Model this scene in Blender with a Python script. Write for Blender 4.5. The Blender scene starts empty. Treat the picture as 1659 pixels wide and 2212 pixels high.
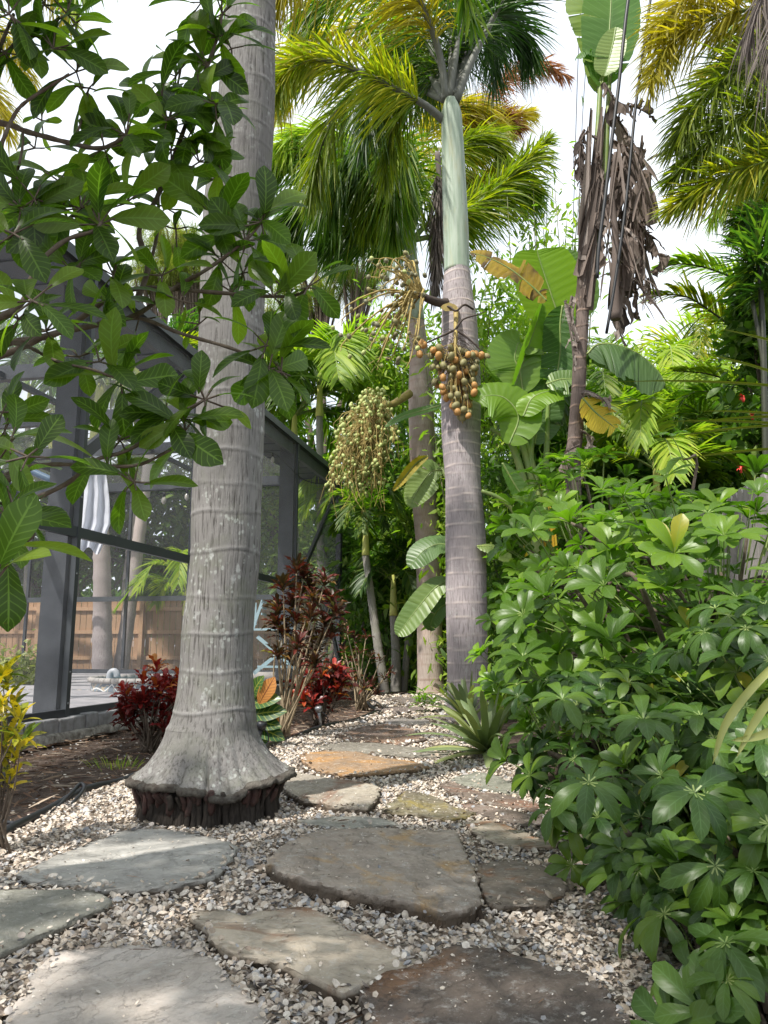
import bpy, math, random
import numpy as np
from mathutils import Vector, noise as mn
R = np.random.default_rng(7)
random.seed(7)
rad = math.radians
sc = bpy.context.scene
# ------------------------------------------------------------------ camera, sky, sun, exposure
H = 0.75; PITCH = 9.8; F = 1662.0
cam_d = bpy.data.cameras.new("camera"); cam = bpy.data.objects.new("camera", cam_d)
sc.collection.objects.link(cam); sc.camera = cam
cam.location = (0, 0, H); cam.rotation_euler = (rad(90 + PITCH), 0, 0)
cam_d.sensor_fit = 'VERTICAL'; cam_d.sensor_height = 36; cam_d.lens = 36 * F / 2212
cam_d.clip_start = 0.05; cam_d.clip_end = 2000
SUN_EL = 56.0; SUN_AZ = 222.0      # azimuth of the sun, clockwise from +Y
EXPO = 0.88
w = bpy.data.worlds.new("World"); sc.world = w; w.use_nodes = True
nt = w.node_tree; nt.nodes.clear()
out = nt.nodes.new("ShaderNodeOutputWorld"); bg = nt.nodes.new("ShaderNodeBackground")
sky = nt.nodes.new("ShaderNodeTexSky"); sky.sky_type = 'NISHITA'; sky.sun_disc = False
sky.sun_elevation = rad(SUN_EL); sky.sun_rotation = rad(SUN_AZ); sky.air_density = 1.2; sky.dust_density = 2.0
bg.inputs[1].default_value = 0.14
tc = nt.nodes.new("ShaderNodeTexCoord"); nz = nt.nodes.new("ShaderNodeTexNoise")
nz.inputs["Scale"].default_value = 2.2; nz.inputs["Detail"].default_value = 7; nz.inputs["Roughness"].default_value = 0.55
cr = nt.nodes.new("ShaderNodeValToRGB"); cr.color_ramp.elements[0].position = 0.34; cr.color_ramp.elements[1].position = 0.56
cr.color_ramp.elements[0].color = (0.55, 0.55, 0.55, 1)
mx = nt.nodes.new("ShaderNodeMix"); mx.data_type = 'RGBA'
nt.links.new(tc.outputs["Generated"], nz.inputs["Vector"]); nt.links.new(nz.outputs["Fac"], cr.inputs[0])
nt.links.new(cr.outputs[0], mx.inputs[0]); nt.links.new(sky.outputs[0], mx.inputs[6])
mx.inputs[7].default_value = (5.3, 5.6, 6.0, 1)
nt.links.new(mx.outputs[2], bg.inputs[0]); nt.links.new(bg.outputs[0], out.inputs[0])
sd = bpy.data.lights.new("sun", 'SUN'); sun = bpy.data.objects.new("sun", sd); sc.collection.objects.link(sun)
sd.energy = 3.8; sd.angle = rad(1.2); sd.color = (1.0, 0.95, 0.88)
sdir = Vector((math.sin(rad(SUN_AZ)) * math.cos(rad(SUN_EL)), math.cos(rad(SUN_AZ)) * math.cos(rad(SUN_EL)), math.sin(rad(SUN_EL))))
sun.rotation_euler = sdir.to_track_quat('Z', 'Y').to_euler()
sc.view_settings.view_transform = 'Standard'; sc.view_settings.look = 'None'
sc.view_settings.exposure = EXPO; sc.view_settings.gamma = 1
sc.cycles.max_bounces = 8; sc.cycles.transparent_max_bounces = 16; sc.cycles.transmission_bounces = 4

# ------------------------------------------------------------------ helpers
CP, SP = math.cos(rad(PITCH)), math.sin(rad(PITCH))
def ray(u, v):
    xc = (u - 829.5) / F; yc = (1106 - v) / F
    return np.array([xc, CP - yc * SP, SP + yc * CP])
def G(u, v, z=0.0):                    # a point of the plane at height z
    d = ray(u, v); t = (z - H) / d[2]
    return np.array([0, 0, H]) + d * t
def P(u, v, Y):                        # a point at distance Y
    d = ray(u, v); t = Y / d[1]
    return np.array([0, 0, H]) + d * t
def cdep(p): return p[1] * CP + (p[2] - H) * SP
def pxm(px, p): return px * cdep(p) / F     # length in metres
def PP(l, Y=None):
    return np.array([P(a[0], a[1], a[2] if len(a) > 2 else Y) for a in l])
def nrm(a):
    a = np.asarray(a, float)
    return a / np.maximum(np.linalg.norm(a, axis=-1, keepdims=True), 1e-9)
def spl(pts, n):                        # Catmull-Rom resample
    p = np.asarray(pts, float)
    if len(p) == 2: return p[0] + (p[1] - p[0]) * np.linspace(0, 1, n)[:, None]
    q = np.vstack([2 * p[0] - p[1], p, 2 * p[-1] - p[-2]])
    out = []
    for s in np.linspace(0, len(p) - 1 - 1e-6, n):
        i = int(s); t = s - i; a, b, c, d = q[i], q[i + 1], q[i + 2], q[i + 3]
        out.append(0.5 * ((2 * b) + (-a + c) * t + (2 * a - 5 * b + 4 * c - d) * t * t + (-a + 3 * b - 3 * c + d) * t ** 3))
    return np.array(out)
def lerp1(xs, ys, x): return np.interp(x, xs, ys)

class Geo:
    def __init__(s): s.V = []; s.A = []; s.Q = []; s.T = []; s.n = 0
    def add(s, v, f, a=None, m=0):
        v = np.asarray(v, float).reshape(-1, 3); f = np.asarray(f, int)
        if a is None: a = np.zeros((len(v), 3)); a[:, 2] = 0.5
        a = np.asarray(a, float)
        if a.ndim == 1: a = np.tile(a, (len(v), 1))
        s.V.append(v); s.A.append(a)
        if len(f):
            (s.Q if f.shape[1] == 4 else s.T).append((f + s.n, m))
        s.n += len(v); return s
def build(name, g, mats, parent=None, smooth=True, org=None):
    V = np.concatenate(g.V); A = np.concatenate(g.A)
    if parent is not None: org = ORG[parent.name]
    if org is None: org = np.zeros(3)
    org = np.asarray(org, float)
    V = V - org
    if not isinstance(mats, (list, tuple)): mats = [mats]
    fl = [q for q, m in g.Q] + [t for t, m in g.T]
    mi = np.concatenate([np.full(len(q), m) for q, m in g.Q + g.T])
    tot = np.concatenate([np.full(len(f), f.shape[1]) for f in fl])
    idx = np.concatenate([f.ravel() for f in fl])
    me = bpy.data.meshes.new(name)
    me.vertices.add(len(V)); me.vertices.foreach_set("co", V.astype(np.float32).ravel())
    me.loops.add(len(idx)); me.loops.foreach_set("vertex_index", idx.astype(np.int32))
    me.polygons.add(len(tot))
    me.polygons.foreach_set("loop_start", np.concatenate([[0], np.cumsum(tot)[:-1]]).astype(np.int32))
    me.polygons.foreach_set("loop_total", tot.astype(np.int32))
    me.polygons.foreach_set("material_index", mi.astype(np.int32))
    me.polygons.foreach_set("use_smooth", np.full(len(tot), bool(smooth)))
    at = me.attributes.new("lf", 'FLOAT_VECTOR', 'POINT'); at.data.foreach_set("vector", A.astype(np.float32).ravel())
    me.update(); me.validate()
    for m in mats: me.materials.append(m)
    o = bpy.data.objects.new(name, me); sc.collection.objects.link(o)
    if parent is not None:
        o.parent = parent; ORG[o.name] = org
    else:
        o.location = org; ORG[o.name] = org
    return o
ORG = {}
def tag(o, label=None, cat=None, group=None, kind=None):
    if label: o["label"] = label
    if cat: o["category"] = cat
    if group: o["group"] = group
    if kind: o["kind"] = kind
    return o
def empty(name, loc, label, cat, group=None):
    o = bpy.data.objects.new(name, None); sc.collection.objects.link(o); o.location = tuple(float(x) for x in loc)
    o.empty_display_size = 0.2
    ORG[o.name] = np.asarray(loc, float)
    return tag(o, label, cat, group)
def copy_part(o, parent, offset):       # a child copy sharing its mesh
    c = o.copy(); sc.collection.objects.link(c); c.parent = parent; c.location = tuple(offset); return c

def tube(g, pts, rads, seg=8, m=0, tint=0.5, cap=True):
    p = np.asarray(pts, float); n = len(p); rads = np.broadcast_to(np.asarray(rads, float), (n,))
    T = nrm(np.gradient(p, axis=0))
    ref = np.array([0, 0, 1.0]) if abs(T[0][2]) < 0.9 else np.array([1.0, 0, 0])
    a = nrm(np.cross(T[0], ref)); As = []
    for i in range(n):
        a = nrm(a - T[i] * np.dot(a, T[i])); As.append(a)
    As = np.array(As); Bs = np.cross(T, As)
    th = np.linspace(0, 2 * math.pi, seg, endpoint=False)
    v = p[:, None] + rads[:, None, None] * (np.cos(th)[None, :, None] * As[:, None] + np.sin(th)[None, :, None] * Bs[:, None])
    i, j = np.meshgrid(np.arange(n - 1), np.arange(seg), indexing='ij'); i = i.ravel(); j = j.ravel(); k = (j + 1) % seg
    f = np.stack([i * seg + j, i * seg + k, (i + 1) * seg + k, (i + 1) * seg + j], 1)
    at = np.zeros((n * seg, 3)); at[:, 0] = np.repeat(np.linspace(0, 1, n), seg); at[:, 2] = tint
    b = g.n
    g.add(v, f, at, m)
    if cap:
        c = np.array([p[0], p[-1]]); 
        b2 = g.n; g.add(c, np.zeros((0, 3), int), np.array([0, 0, tint]), m)
        t0 = [[b + (q + 1) % seg, b + q, b2] for q in range(seg)]
        e = b + (n - 1) * seg
        t1 = [[e + q, e + (q + 1) % seg, b2 + 1] for q in range(seg)]
        g.T.append((np.array(t0 + t1), m))
def box(g, c, sx, sy, sz, ax=None, m=0, tint=0.5):   # centre, half sizes along axes
    ax = np.eye(3) if ax is None else np.asarray(ax, float)
    s = np.array([[i, j, k] for i in (-1, 1) for j in (-1, 1) for k in (-1, 1)], float) * np.array([sx, sy, sz])
    v = np.asarray(c, float) + s @ ax
    f = [[0, 1, 3, 2], [4, 6, 7, 5], [0, 4, 5, 1], [2, 3, 7, 6], [0, 2, 6, 4], [1, 5, 7, 3]]
    g.add(v, f, np.array([0, 0, tint]), m)
def beam(g, a, b, wd, th, side=(0, 0, 1), m=0, tint=0.5):  # box from a to b
    a = np.asarray(a, float); b = np.asarray(b, float); L = np.linalg.norm(b - a); y = (b - a) / L
    x = nrm(np.cross(y, side)); z = np.cross(x, y)
    box(g, (a + b) / 2, wd / 2, L / 2, th / 2, [x, y, z], m, tint)
def ribbons(g, o, d, L, W, side, droop=0.3, nseg=4, tint=None, m=0, prof=None, fold=0.0, cup=None):
    o = np.atleast_2d(o); N = len(o); d = nrm(np.broadcast_to(d, (N, 3))); L = np.broadcast_to(np.asarray(L, float), (N,)); W = np.broadcast_to(np.asarray(W, float), (N,))
    side = np.broadcast_to(side, (N, 3)); side = nrm(side - d * np.sum(side * d, 1, keepdims=True))
    droop = np.broadcast_to(np.asarray(droop, float), (N,)); tint = R.random(N) if tint is None else np.broadcast_to(tint, (N,))
    s = np.linspace(0, 1, nseg + 1)
    if prof is None: prof = np.interp(s, [0, 0.12, 0.5, 0.8, 1], [0.45, 0.9, 1, 0.72, 0.04])
    else: prof = np.interp(s, prof[0], prof[1])
    c = o[:, None] + d[:, None] * (L[:, None] * s)[..., None]
    c[..., 2] -= (droop * L)[:, None] * s[None] ** 2
    wv = side[:, None] * (W[:, None] * prof[None] / 2)[..., None]
    up = np.cross(side, d)
    if fold:
        e = up[:, None] * (W[:, None] * prof[None] * fold)[..., None]
        v = np.stack([c - wv + e, c, c + wv + e], 2); K = 3
    else:
        v = np.stack([c - wv, c + wv], 2); K = 2
    at = np.zeros((N, nseg + 1, K, 3)); at[..., 0] = s[None, :, None]; at[..., 1] = np.linspace(-1, 1, K)[None, None]; at[..., 2] = tint[:, None, None]
    base = (np.arange(N) * (nseg + 1) * K)[:, None, None] + (np.arange(nseg) * K)[None, :, None] + np.arange(K - 1)[None, None]
    base = base.ravel(); f = np.stack([base, base + 1, base + K + 1, base + K], 1)
    g.add(v.reshape(-1, 3), f, at.reshape(-1, 3), m)
def leaf_tpl(nseg=6, prof=((0, .25, .6, .85, 1), (.06, .3, .5, .42, .03)), fold=0.18, bend=0.15, wav=0.0):
    s = np.linspace(0, 1, nseg + 1); w_ = np.interp(s, prof[0], prof[1])
    ang = bend * s * 2.0; y = np.cumsum(np.cos(ang)) ; y = np.concatenate([[0], np.cumsum(np.cos((ang[1:] + ang[:-1]) / 2))]) / nseg
    z = -np.concatenate([[0], np.cumsum(np.sin((ang[1:] + ang[:-1]) / 2))]) / nseg
    cols = np.array([-1, -.5, 0, .5, 1]) if nseg > 4 else np.array([-1, 0, 1])
    V = []; A = []
    for i in range(nseg + 1):
        for c in cols:
            V.append([c * w_[i], y[i], z[i] + abs(c) * w_[i] * fold * 2 * (1 - .35 * abs(c)) + wav * math.sin(i * 2.3 + c * 2) * abs(c) * w_[i]]); A.append([s[i], c, 0])
    K = len(cols); f = [[i * K + j, i * K + j + 1, (i + 1) * K + j + 1, (i + 1) * K + j] for i in range(nseg) for j in range(K - 1)]
    return np.array(V), np.array(f), np.array(A)
def place(g, tpl, o, d, up, s, tint=None, m=0, sx=None):
    o = np.atleast_2d(o); N = len(o); y = nrm(np.broadcast_to(d, (N, 3))); up = np.broadcast_to(up, (N, 3))
    x = nrm(np.cross(y, up)); z = np.cross(x, y); s = np.broadcast_to(np.asarray(s, float), (N,)); tint = R.random(N) if tint is None else np.broadcast_to(tint, (N,))
    sx = s if sx is None else s * sx
    V, f, A = tpl; n = len(V)
    v = o[:, None] + sx[:, None, None] * V[None, :, 0:1] * x[:, None] + s[:, None, None] * (V[None, :, 1:2] * y[:, None] + V[None, :, 2:3] * z[:, None])
    a = np.repeat(A[None], N, 0).copy(); a[..., 2] += tint[:, None]
    ff = (f[None] + (np.arange(N) * n)[:, None, None]).reshape(-1, f.shape[1])
    g.add(v.reshape(-1, 3), ff, a.reshape(-1, 3), m)
def rdir(n, zmin=-1.0):
    v = nrm(R.normal(size=(n * 6, 3))); v = v[v[:, 2] > zmin]
    return v[:n]
def inpoly(x, y, poly):
    c = np.zeros(len(x), bool); n = len(poly); j = n - 1
    for i in range(n):
        xi, yi = poly[i][:2]; xj, yj = poly[j][:2]
        c ^= ((yi > y) != (yj > y)) & (x < (xj - xi) * (y - yi) / (yj - yi + 1e-12) + xi); j = i
    return c

# ------------------------------------------------------------------ materials
def newmat(name):
    m = bpy.data.materials.new(name); m.use_nodes = True; n = m.node_tree; n.nodes.clear()
    o = n.nodes.new("ShaderNodeOutputMaterial"); p = n.nodes.new("ShaderNodeBsdfPrincipled"); n.links.new(p.outputs[0], o.inputs[0])
    return m, n, p, o
class N:
    def __init__(s, nt): s.t = nt
    def node(s, k, **kw):
        x = s.t.nodes.new(k)
        for a, b in kw.items(): setattr(x, a, b)
        return x
    def inp(s, sock, v):
        if isinstance(v, bpy.types.NodeSocket): s.t.links.new(v, sock)
        elif v is not None:
            if isinstance(v, (tuple, list)) and len(v) == 3 and sock.type == 'RGBA': v = tuple(v) + (1,)
            sock.default_value = v
    def math(s, op, a, b=None, c=None):
        x = s.node("ShaderNodeMath", operation=op); s.inp(x.inputs[0], a)
        if b is not None: s.inp(x.inputs[1], b)
        if c is not None: s.inp(x.inputs[2], c)
        return x.outputs[0]
    def noise(s, vec, scale, detail=4, rough=.5, dist=0):
        x = s.node("ShaderNodeTexNoise"); s.inp(x.inputs["Vector"], vec); x.inputs["Scale"].default_value = scale
        x.inputs["Detail"].default_value = detail; x.inputs["Roughness"].default_value = rough; x.inputs["Distortion"].default_value = dist
        return x.outputs["Fac"]
    def voro(s, vec, scale, feat='F1', outp="Distance"):
        x = s.node("ShaderNodeTexVoronoi", feature=feat); s.inp(x.inputs["Vector"], vec); x.inputs["Scale"].default_value = scale
        return x.outputs[outp]
    def ramp(s, fac, stops, interp='LINEAR'):
        x = s.node("ShaderNodeValToRGB"); x.color_ramp.interpolation = interp; e = x.color_ramp.elements
        while len(e) < len(stops): e.new(0.5)
        for i, (p, c) in enumerate(stops):
            e[i].position = p; e[i].color = (c, c, c, 1) if isinstance(c, (int, float)) else tuple(c) + (1,)
        s.inp(x.inputs[0], fac); return x.outputs[0]
    def mix(s, f, a, b, mode='MIX'):
        x = s.node("ShaderNodeMix", data_type='RGBA', blend_type=mode); s.inp(x.inputs[0], f); s.inp(x.inputs[6], a); s.inp(x.inputs[7], b); return x.outputs[2]
    def map(s, vec, sc_=(1, 1, 1), loc=(0, 0, 0), rot=(0, 0, 0)):
        x = s.node("ShaderNodeMapping"); s.inp(x.inputs[0], vec); x.inputs["Scale"].default_value = sc_; x.inputs["Location"].default_value = loc; x.inputs["Rotation"].default_value = rot; return x.outputs[0]
    def obj(s): return s.node("ShaderNodeTexCoord").outputs["Object"]
    def lf(s):
        a = s.node("ShaderNodeAttribute"); a.attribute_name = "lf"; x = s.node("ShaderNodeSeparateXYZ"); s.t.links.new(a.outputs["Vector"], x.inputs[0]); return x.outputs
    def bump(s, h, strength=.3, dist=.01):
        x = s.node("ShaderNodeBump"); x.inputs["Strength"].default_value = strength; x.inputs["Distance"].default_value = dist; s.inp(x.inputs["Height"], h); return x.outputs[0]

def leafmat(name, stops, trans=.35, rough=.38, vein=0, vcol=None, tcol=(1.3, 1.5, .55), spots=None, tipcol=None, nscale=3.0, latv=11, spec=.5, backc=None):
    m, nt_, p, o = newmat(name); k = N(nt_); lf = k.lf(); ob = k.obj()
    stops = [(q, (c[0] * 1.25, c[1] * 1.02, c[2] * .62) if c[1] > c[0] and c[1] > c[2] else c) for q, c in stops]
    nv = k.noise(ob, nscale, 3)
    fac = k.math('ADD', lf[2], k.math('MULTIPLY', k.math('SUBTRACT', nv, .5), .5))
    c = k.ramp(fac, stops)
    h = None
    if spots:
        sp = k.ramp(k.noise(ob, spots[1], 4, .7), [(spots[2] - .02, 0.0), (spots[2] + .02, 1.0)]); c = k.mix(sp, c, spots[0])
    if tipcol:
        tm = k.ramp(k.math('ADD', lf[0], k.math('MULTIPLY', lf[2], .3)), [(tipcol[1], 0.0), (tipcol[1] + .2, 1.0)]); c = k.mix(tm, c, tipcol[0])
    if vein:
        ay = k.math('ABSOLUTE', lf[1])
        mid = k.ramp(ay, [(0.03, 1.0), (0.09, 0.0)])
        w_ = k.math('SINE', k.math('MULTIPLY', k.math('SUBTRACT', k.math('MULTIPLY', lf[0], latv), k.math('MULTIPLY', ay, 1.7)), 6.283))
        lat = k.ramp(w_, [(.72, 0.0), (.98, 0.6)]); vm = k.math('MAXIMUM', mid, lat)
        vm = k.math('MULTIPLY', vm, vein); c = k.mix(vm, c, vcol or (.22, .34, .08)); h = w_
    if backc:
        ge = k.node("ShaderNodeNewGeometry"); c = k.mix(k.math('MULTIPLY', ge.outputs["Backfacing"], .6), c, backc)
    k.inp(p.inputs["Base Color"], c); p.inputs["Roughness"].default_value = min(.9, rough + .06); p.inputs["Specular IOR Level"].default_value = spec
    if h is not None: k.inp(p.inputs["Normal"], k.bump(h, .05, .001))
    tr = k.node("ShaderNodeBsdfTranslucent"); tc_ = k.mix(1.0, c, tcol, 'MULTIPLY'); k.inp(tr.inputs[0], tc_)
    ms = k.node("ShaderNodeMixShader"); ms.inputs[0].default_value = trans
    nt_.links.new(p.outputs[0], ms.inputs[1]); nt_.links.new(tr.outputs[0], ms.inputs[2]); nt_.links.new(ms.outputs[0], o.inputs[0])
    return m
def plain(name, col, rough=.5, metal=0, var=.15, nscale=8, bumps=0.1, col2=None, spec=.5, stretch=(1, 1, 1)):
    m, nt_, p, o = newmat(name); k = N(nt_); ob = k.map(k.obj(), stretch); nv = k.noise(ob, nscale, 6, .6)
    c2 = col2 or tuple(x * (1 - var * 2) for x in col)
    c = k.mix(k.ramp(nv, [(.3, 0.0), (.7, 1.0)]), col, c2)
    k.inp(p.inputs["Base Color"], c); p.inputs["Roughness"].default_value = rough; p.inputs["Metallic"].default_value = metal; p.inputs["Specular IOR Level"].default_value = spec
    if bumps: k.inp(p.inputs["Normal"], k.bump(k.noise(ob, nscale * 4, 5, .6), bumps, .01))
    return m
def barkmat(name, base, dark, ringc, lich=.35, green=.0, fiss=1.0, red=None, rk=.55):
    m, nt_, p, o = newmat(name); k = N(nt_); lf = k.lf(); ob = k.obj()
    fv = k.map(ob, (105, 105, 8)); f1 = k.noise(fv, 1.0, 5, .6, .3)
    big = k.noise(ob, 3.0, 5, .6)
    c = k.mix(k.ramp(f1, [(.36, 1.0), (.5, 0.0)]), base, dark)
    c = k.mix(k.ramp(big, [(.42, 0.0), (.66, .65)]), c, tuple(x * .62 for x in base))
    if red: c = k.mix(k.ramp(k.noise(ob, 2.0, 3), [(.4, 0.0), (.62, .7)]), c, red)
    if green: c = k.mix(k.math('MULTIPLY', k.ramp(k.noise(ob, 6.0, 5, .7), [(.48, 0.0), (.62, 1.0)]), green), c, (.20, .23, .13))
    v = k.voro(k.map(ob, (1, 1, .75)), 46, 'F1'); lm = k.ramp(k.noise(ob, 9, 4, .7), [(.5, 0.0), (.6, 1.0)])
    v = k.math('ADD', v, k.math('MULTIPLY', k.math('SUBTRACT', k.noise(ob, 70, 3, .7), .5), .5)); spot = k.math('MULTIPLY', k.ramp(v, [(.25, .8), (.42, 0.0)]), k.math('MULTIPLY', lm, lich)); c = k.mix(spot, c, (.47, .50, .46))
    v2 = k.voro(k.map(ob, (1, 1, .6), (3, 1, 2)), 19, 'F1'); v2 = k.math('ADD', v2, k.math('MULTIPLY', k.math('SUBTRACT', k.noise(ob, 40, 4, .7), .5), .6)); spot2 = k.math('MULTIPLY', k.ramp(v2, [(.2, .7), (.3, 0.0)]), k.math('MULTIPLY', lm, lich)); c = k.mix(spot2, c, (.55, .57, .55))
    c = k.mix(k.ramp(k.noise(k.map(ob, (1, 1, .6), (4, 4, 4)), 1.7, 5, .65), [(.42, .0), (.6, .55)]), c, tuple(x * .55 for x in base)); c = k.mix(k.math('MULTIPLY', lf[0], rk), c, ringc)
    c = k.mix(k.math('MULTIPLY', lf[1], .75), c, dark)
    k.inp(p.inputs["Base Color"], c); p.inputs["Roughness"].default_value = .9; p.inputs["Specular IOR Level"].default_value = .2
    hh = k.math('ADD', k.math('MULTIPLY', f1, fiss), k.math('MULTIPLY', k.noise(ob, 60, 4, .7), .5))
    k.inp(p.inputs["Normal"], k.bump(hh, .55, .006))
    return m
def stonemat(name, a, b, rust=None, rustamt=.5, seed=0, dark=None):
    m, nt_, p, o = newmat(name); k = N(nt_); ob = k.map(k.obj(), (1, 1, 1), (seed * 3.7, seed * 1.3, 0), (0, 0, seed * 1.1))
    n1 = k.noise(ob, 2.4, 8, .62, .6); n2 = k.noise(k.map(ob, (1, 1.7, 1)), 7, 9, .7, .5); n3 = k.noise(ob, 60, 4, .7)
    c = k.mix(k.ramp(n1, [(.35, 0.0), (.65, 1.0)]), a, b)
    c = k.mix(k.ramp(n2, [(.45, 0.0), (.7, .55)]), c, tuple(x * .5 for x in b))
    if rust: c = k.mix(k.ramp(k.noise(k.map(ob, (1, 2.2, 1), (9, 4, 0)), 2.2, 7, .6, 1.0), [(.62 - rustamt * .3, 0.0), (.72 - rustamt * .3, .85)]), c, rust)
    if dark: c = k.mix(k.ramp(k.noise(ob, 7, 7, .7), [(.5, 0.0), (.62, .8)]), c, dark)
    c = k.mix(k.ramp(n3, [(.3, .35), (.55, 0.0)]), c, tuple(x * .6 for x in a))
    c = k.mix(k.ramp(k.noise(ob, 26, 6, .8), [(.52, 0.0), (.68, .5)]), c, (.50, .49, .46)); c = k.mix(k.ramp(k.noise(k.map(ob, (1, 1, 1), (5, 8, 2)), 11, 7, .8, .5), [(.50, 0.0), (.62, .5)]), c, tuple(x * .55 for x in b))
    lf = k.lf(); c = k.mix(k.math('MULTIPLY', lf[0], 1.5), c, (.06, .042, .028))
    k.inp(p.inputs["Base Color"], c); p.inputs["Roughness"].default_value = .82; p.inputs["Specular IOR Level"].default_value = .3
    ri = k.ramp(k.noise(k.map(ob, (1, 1.4, 1)), 2.2, 9, .66, .4), [(.44, 0.0), (.455, 1.0), (.56, 1.0), (.57, 0.4)])
    hh = k.math('ADD', k.math('ADD', k.math('MULTIPLY', ri, .28), n2), k.math('MULTIPLY', n3, .22))
    k.inp(p.inputs["Normal"], k.bump(hh, .85, .014)); return m
def woodmat(name, a, b, z=(14, 14, 1.2)):
    m, nt_, p, o = newmat(name); k = N(nt_); lf = k.lf(); ob = k.obj()
    gr = k.noise(k.map(ob, z), 2.5, 6, .65, .4); c = k.mix(k.ramp(gr, [(.3, 0.0), (.7, 1.0)]), a, b)
    c = k.mix(k.math('MULTIPLY', lf[2], .6), c, tuple(x * .55 for x in b)); c = k.mix(k.ramp(k.noise(ob, 2.1, 4), [(.5, 0.0), (.7, .5)]), c, tuple(x * .6 for x in a))
    k.inp(p.inputs["Base Color"], c); p.inputs["Roughness"].default_value = .85; k.inp(p.inputs["Normal"], k.bump(gr, .3, .01)); return m

# greens (linear base colours)
M = {}
M['loq'] = leafmat("glossy_leaf", [(0, (.026, .06, .014)), (.55, (.05, .115, .02)), (1, (.12, .21, .03))], .6, .3, .55, (.2, .32, .07), (1.7, 2.1, .5), latv=9, spots=((.12, .08, .02), 34, .70))
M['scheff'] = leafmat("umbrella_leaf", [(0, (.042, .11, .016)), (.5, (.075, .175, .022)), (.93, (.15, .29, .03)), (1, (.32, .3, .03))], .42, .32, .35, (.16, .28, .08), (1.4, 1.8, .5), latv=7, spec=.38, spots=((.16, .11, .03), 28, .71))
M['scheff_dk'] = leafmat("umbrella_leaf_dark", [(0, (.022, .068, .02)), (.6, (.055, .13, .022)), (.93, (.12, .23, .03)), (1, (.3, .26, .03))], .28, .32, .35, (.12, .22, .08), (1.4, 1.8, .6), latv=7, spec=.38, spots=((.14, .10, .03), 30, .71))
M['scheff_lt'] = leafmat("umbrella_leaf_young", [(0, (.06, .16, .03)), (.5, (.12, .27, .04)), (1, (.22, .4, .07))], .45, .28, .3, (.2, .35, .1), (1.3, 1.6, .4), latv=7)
M['palmY'] = leafmat("frond_yellow", [(0, (.08, .12, .015)), (.45, (.26, .28, .03)), (1, (.5, .44, .06))], .58, .45, tcol=(1.4, 1.4, .4))
M['palmYG'] = leafmat("frond_yellow_green", [(0, (.05, .1, .015)), (.5, (.15, .24, .03)), (1, (.38, .40, .05))], .55, .45, tcol=(1.4, 1.6, .4))
M['palmG'] = leafmat("frond_green", [(0, (.02, .06, .015)), (.5, (.075, .17, .03)), (1, (.24, .34, .05))], .5, .42, tcol=(1.4, 1.9, .4))
M['palmDK'] = leafmat("frond_dark", [(0, (.012, .04, .018)), (.6, (.04, .11, .03)), (1, (.13, .22, .05))], .42, .4, tcol=(1.3, 1.8, .5))
M['palmLime'] = leafmat("frond_lime", [(0, (.1, .22, .03)), (.5, (.2, .38, .05)), (1, (.36, .5, .09))], .5, .45, tcol=(1.25, 1.4, .5))
M['palmOld'] = leafmat("frond_brown", [(0, (.1, .04, .02)), (.5, (.3, .13, .05)), (1, (.5, .27, .12))], .35, .7, tcol=(1.2, 1, .7))
M['palmGrey'] = leafmat("frond_grey", [(0, (.08, .065, .055)), (1, (.24, .2, .18))], .2, .8, tcol=(1, 1, 1))
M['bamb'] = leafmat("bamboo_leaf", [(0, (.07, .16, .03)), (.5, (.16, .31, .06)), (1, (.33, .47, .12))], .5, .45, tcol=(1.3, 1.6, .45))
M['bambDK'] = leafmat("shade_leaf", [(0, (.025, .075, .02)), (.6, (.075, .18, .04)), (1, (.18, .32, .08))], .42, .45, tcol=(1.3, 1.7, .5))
M['pine'] = leafmat("pine_needle", [(0, (.08, .14, .03)), (.7, (.2, .32, .08)), (1, (.36, .26, .14))], .4, .6, tcol=(1.3, 1.4, .6))
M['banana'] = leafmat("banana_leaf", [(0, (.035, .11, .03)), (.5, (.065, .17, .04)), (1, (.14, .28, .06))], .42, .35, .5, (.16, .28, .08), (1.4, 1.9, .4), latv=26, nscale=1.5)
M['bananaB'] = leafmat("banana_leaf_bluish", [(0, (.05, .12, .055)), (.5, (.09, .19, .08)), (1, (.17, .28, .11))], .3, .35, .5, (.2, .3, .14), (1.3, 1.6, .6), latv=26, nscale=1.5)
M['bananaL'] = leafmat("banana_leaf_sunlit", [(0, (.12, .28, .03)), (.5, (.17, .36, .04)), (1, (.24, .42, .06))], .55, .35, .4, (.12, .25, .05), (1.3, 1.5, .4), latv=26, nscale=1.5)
M['bananaOld'] = leafmat("banana_leaf_dying", [(0, (.05, .03, .02)), (.42, (.09, .06, .02)), (.55, (.35, .24, .02)), (.8, (.14, .18, .03)), (1, (.5, .33, .02))], .4, .6, .5, (.2, .12, .04), (1.3, 1.2, .5), latv=26, nscale=6)
M['bananaY'] = leafmat("banana_leaf_yellow", [(0, (.12, .05, .02)), (.35, (.5, .28, .02)), (.6, (.6, .4, .02)), (1, (.6, .5, .04))], .45, .5, .5, (.15, .06, .02), (1.2, 1.2, .5), latv=20, nscale=6)
M['dead'] = leafmat("dead_leaf", [(0, (.06, .045, .038)), (.4, (.2, .155, .13)), (1, (.42, .36, .32))], .3, .8, .4, (.05, .035, .03), (1.1, 1, .9), latv=22, nscale=5)
M['crotR'] = leafmat("croton_red", [(0, (.03, .035, .012)), (.3, (.07, .015, .015)), (.6, (.17, .014, .016)), (.87, (.36, .035, .025)), (1, (.45, .2, .03))], .3, .32, .5, (.35, .06, .03), (1.5, .9, .6), latv=8)
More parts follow.
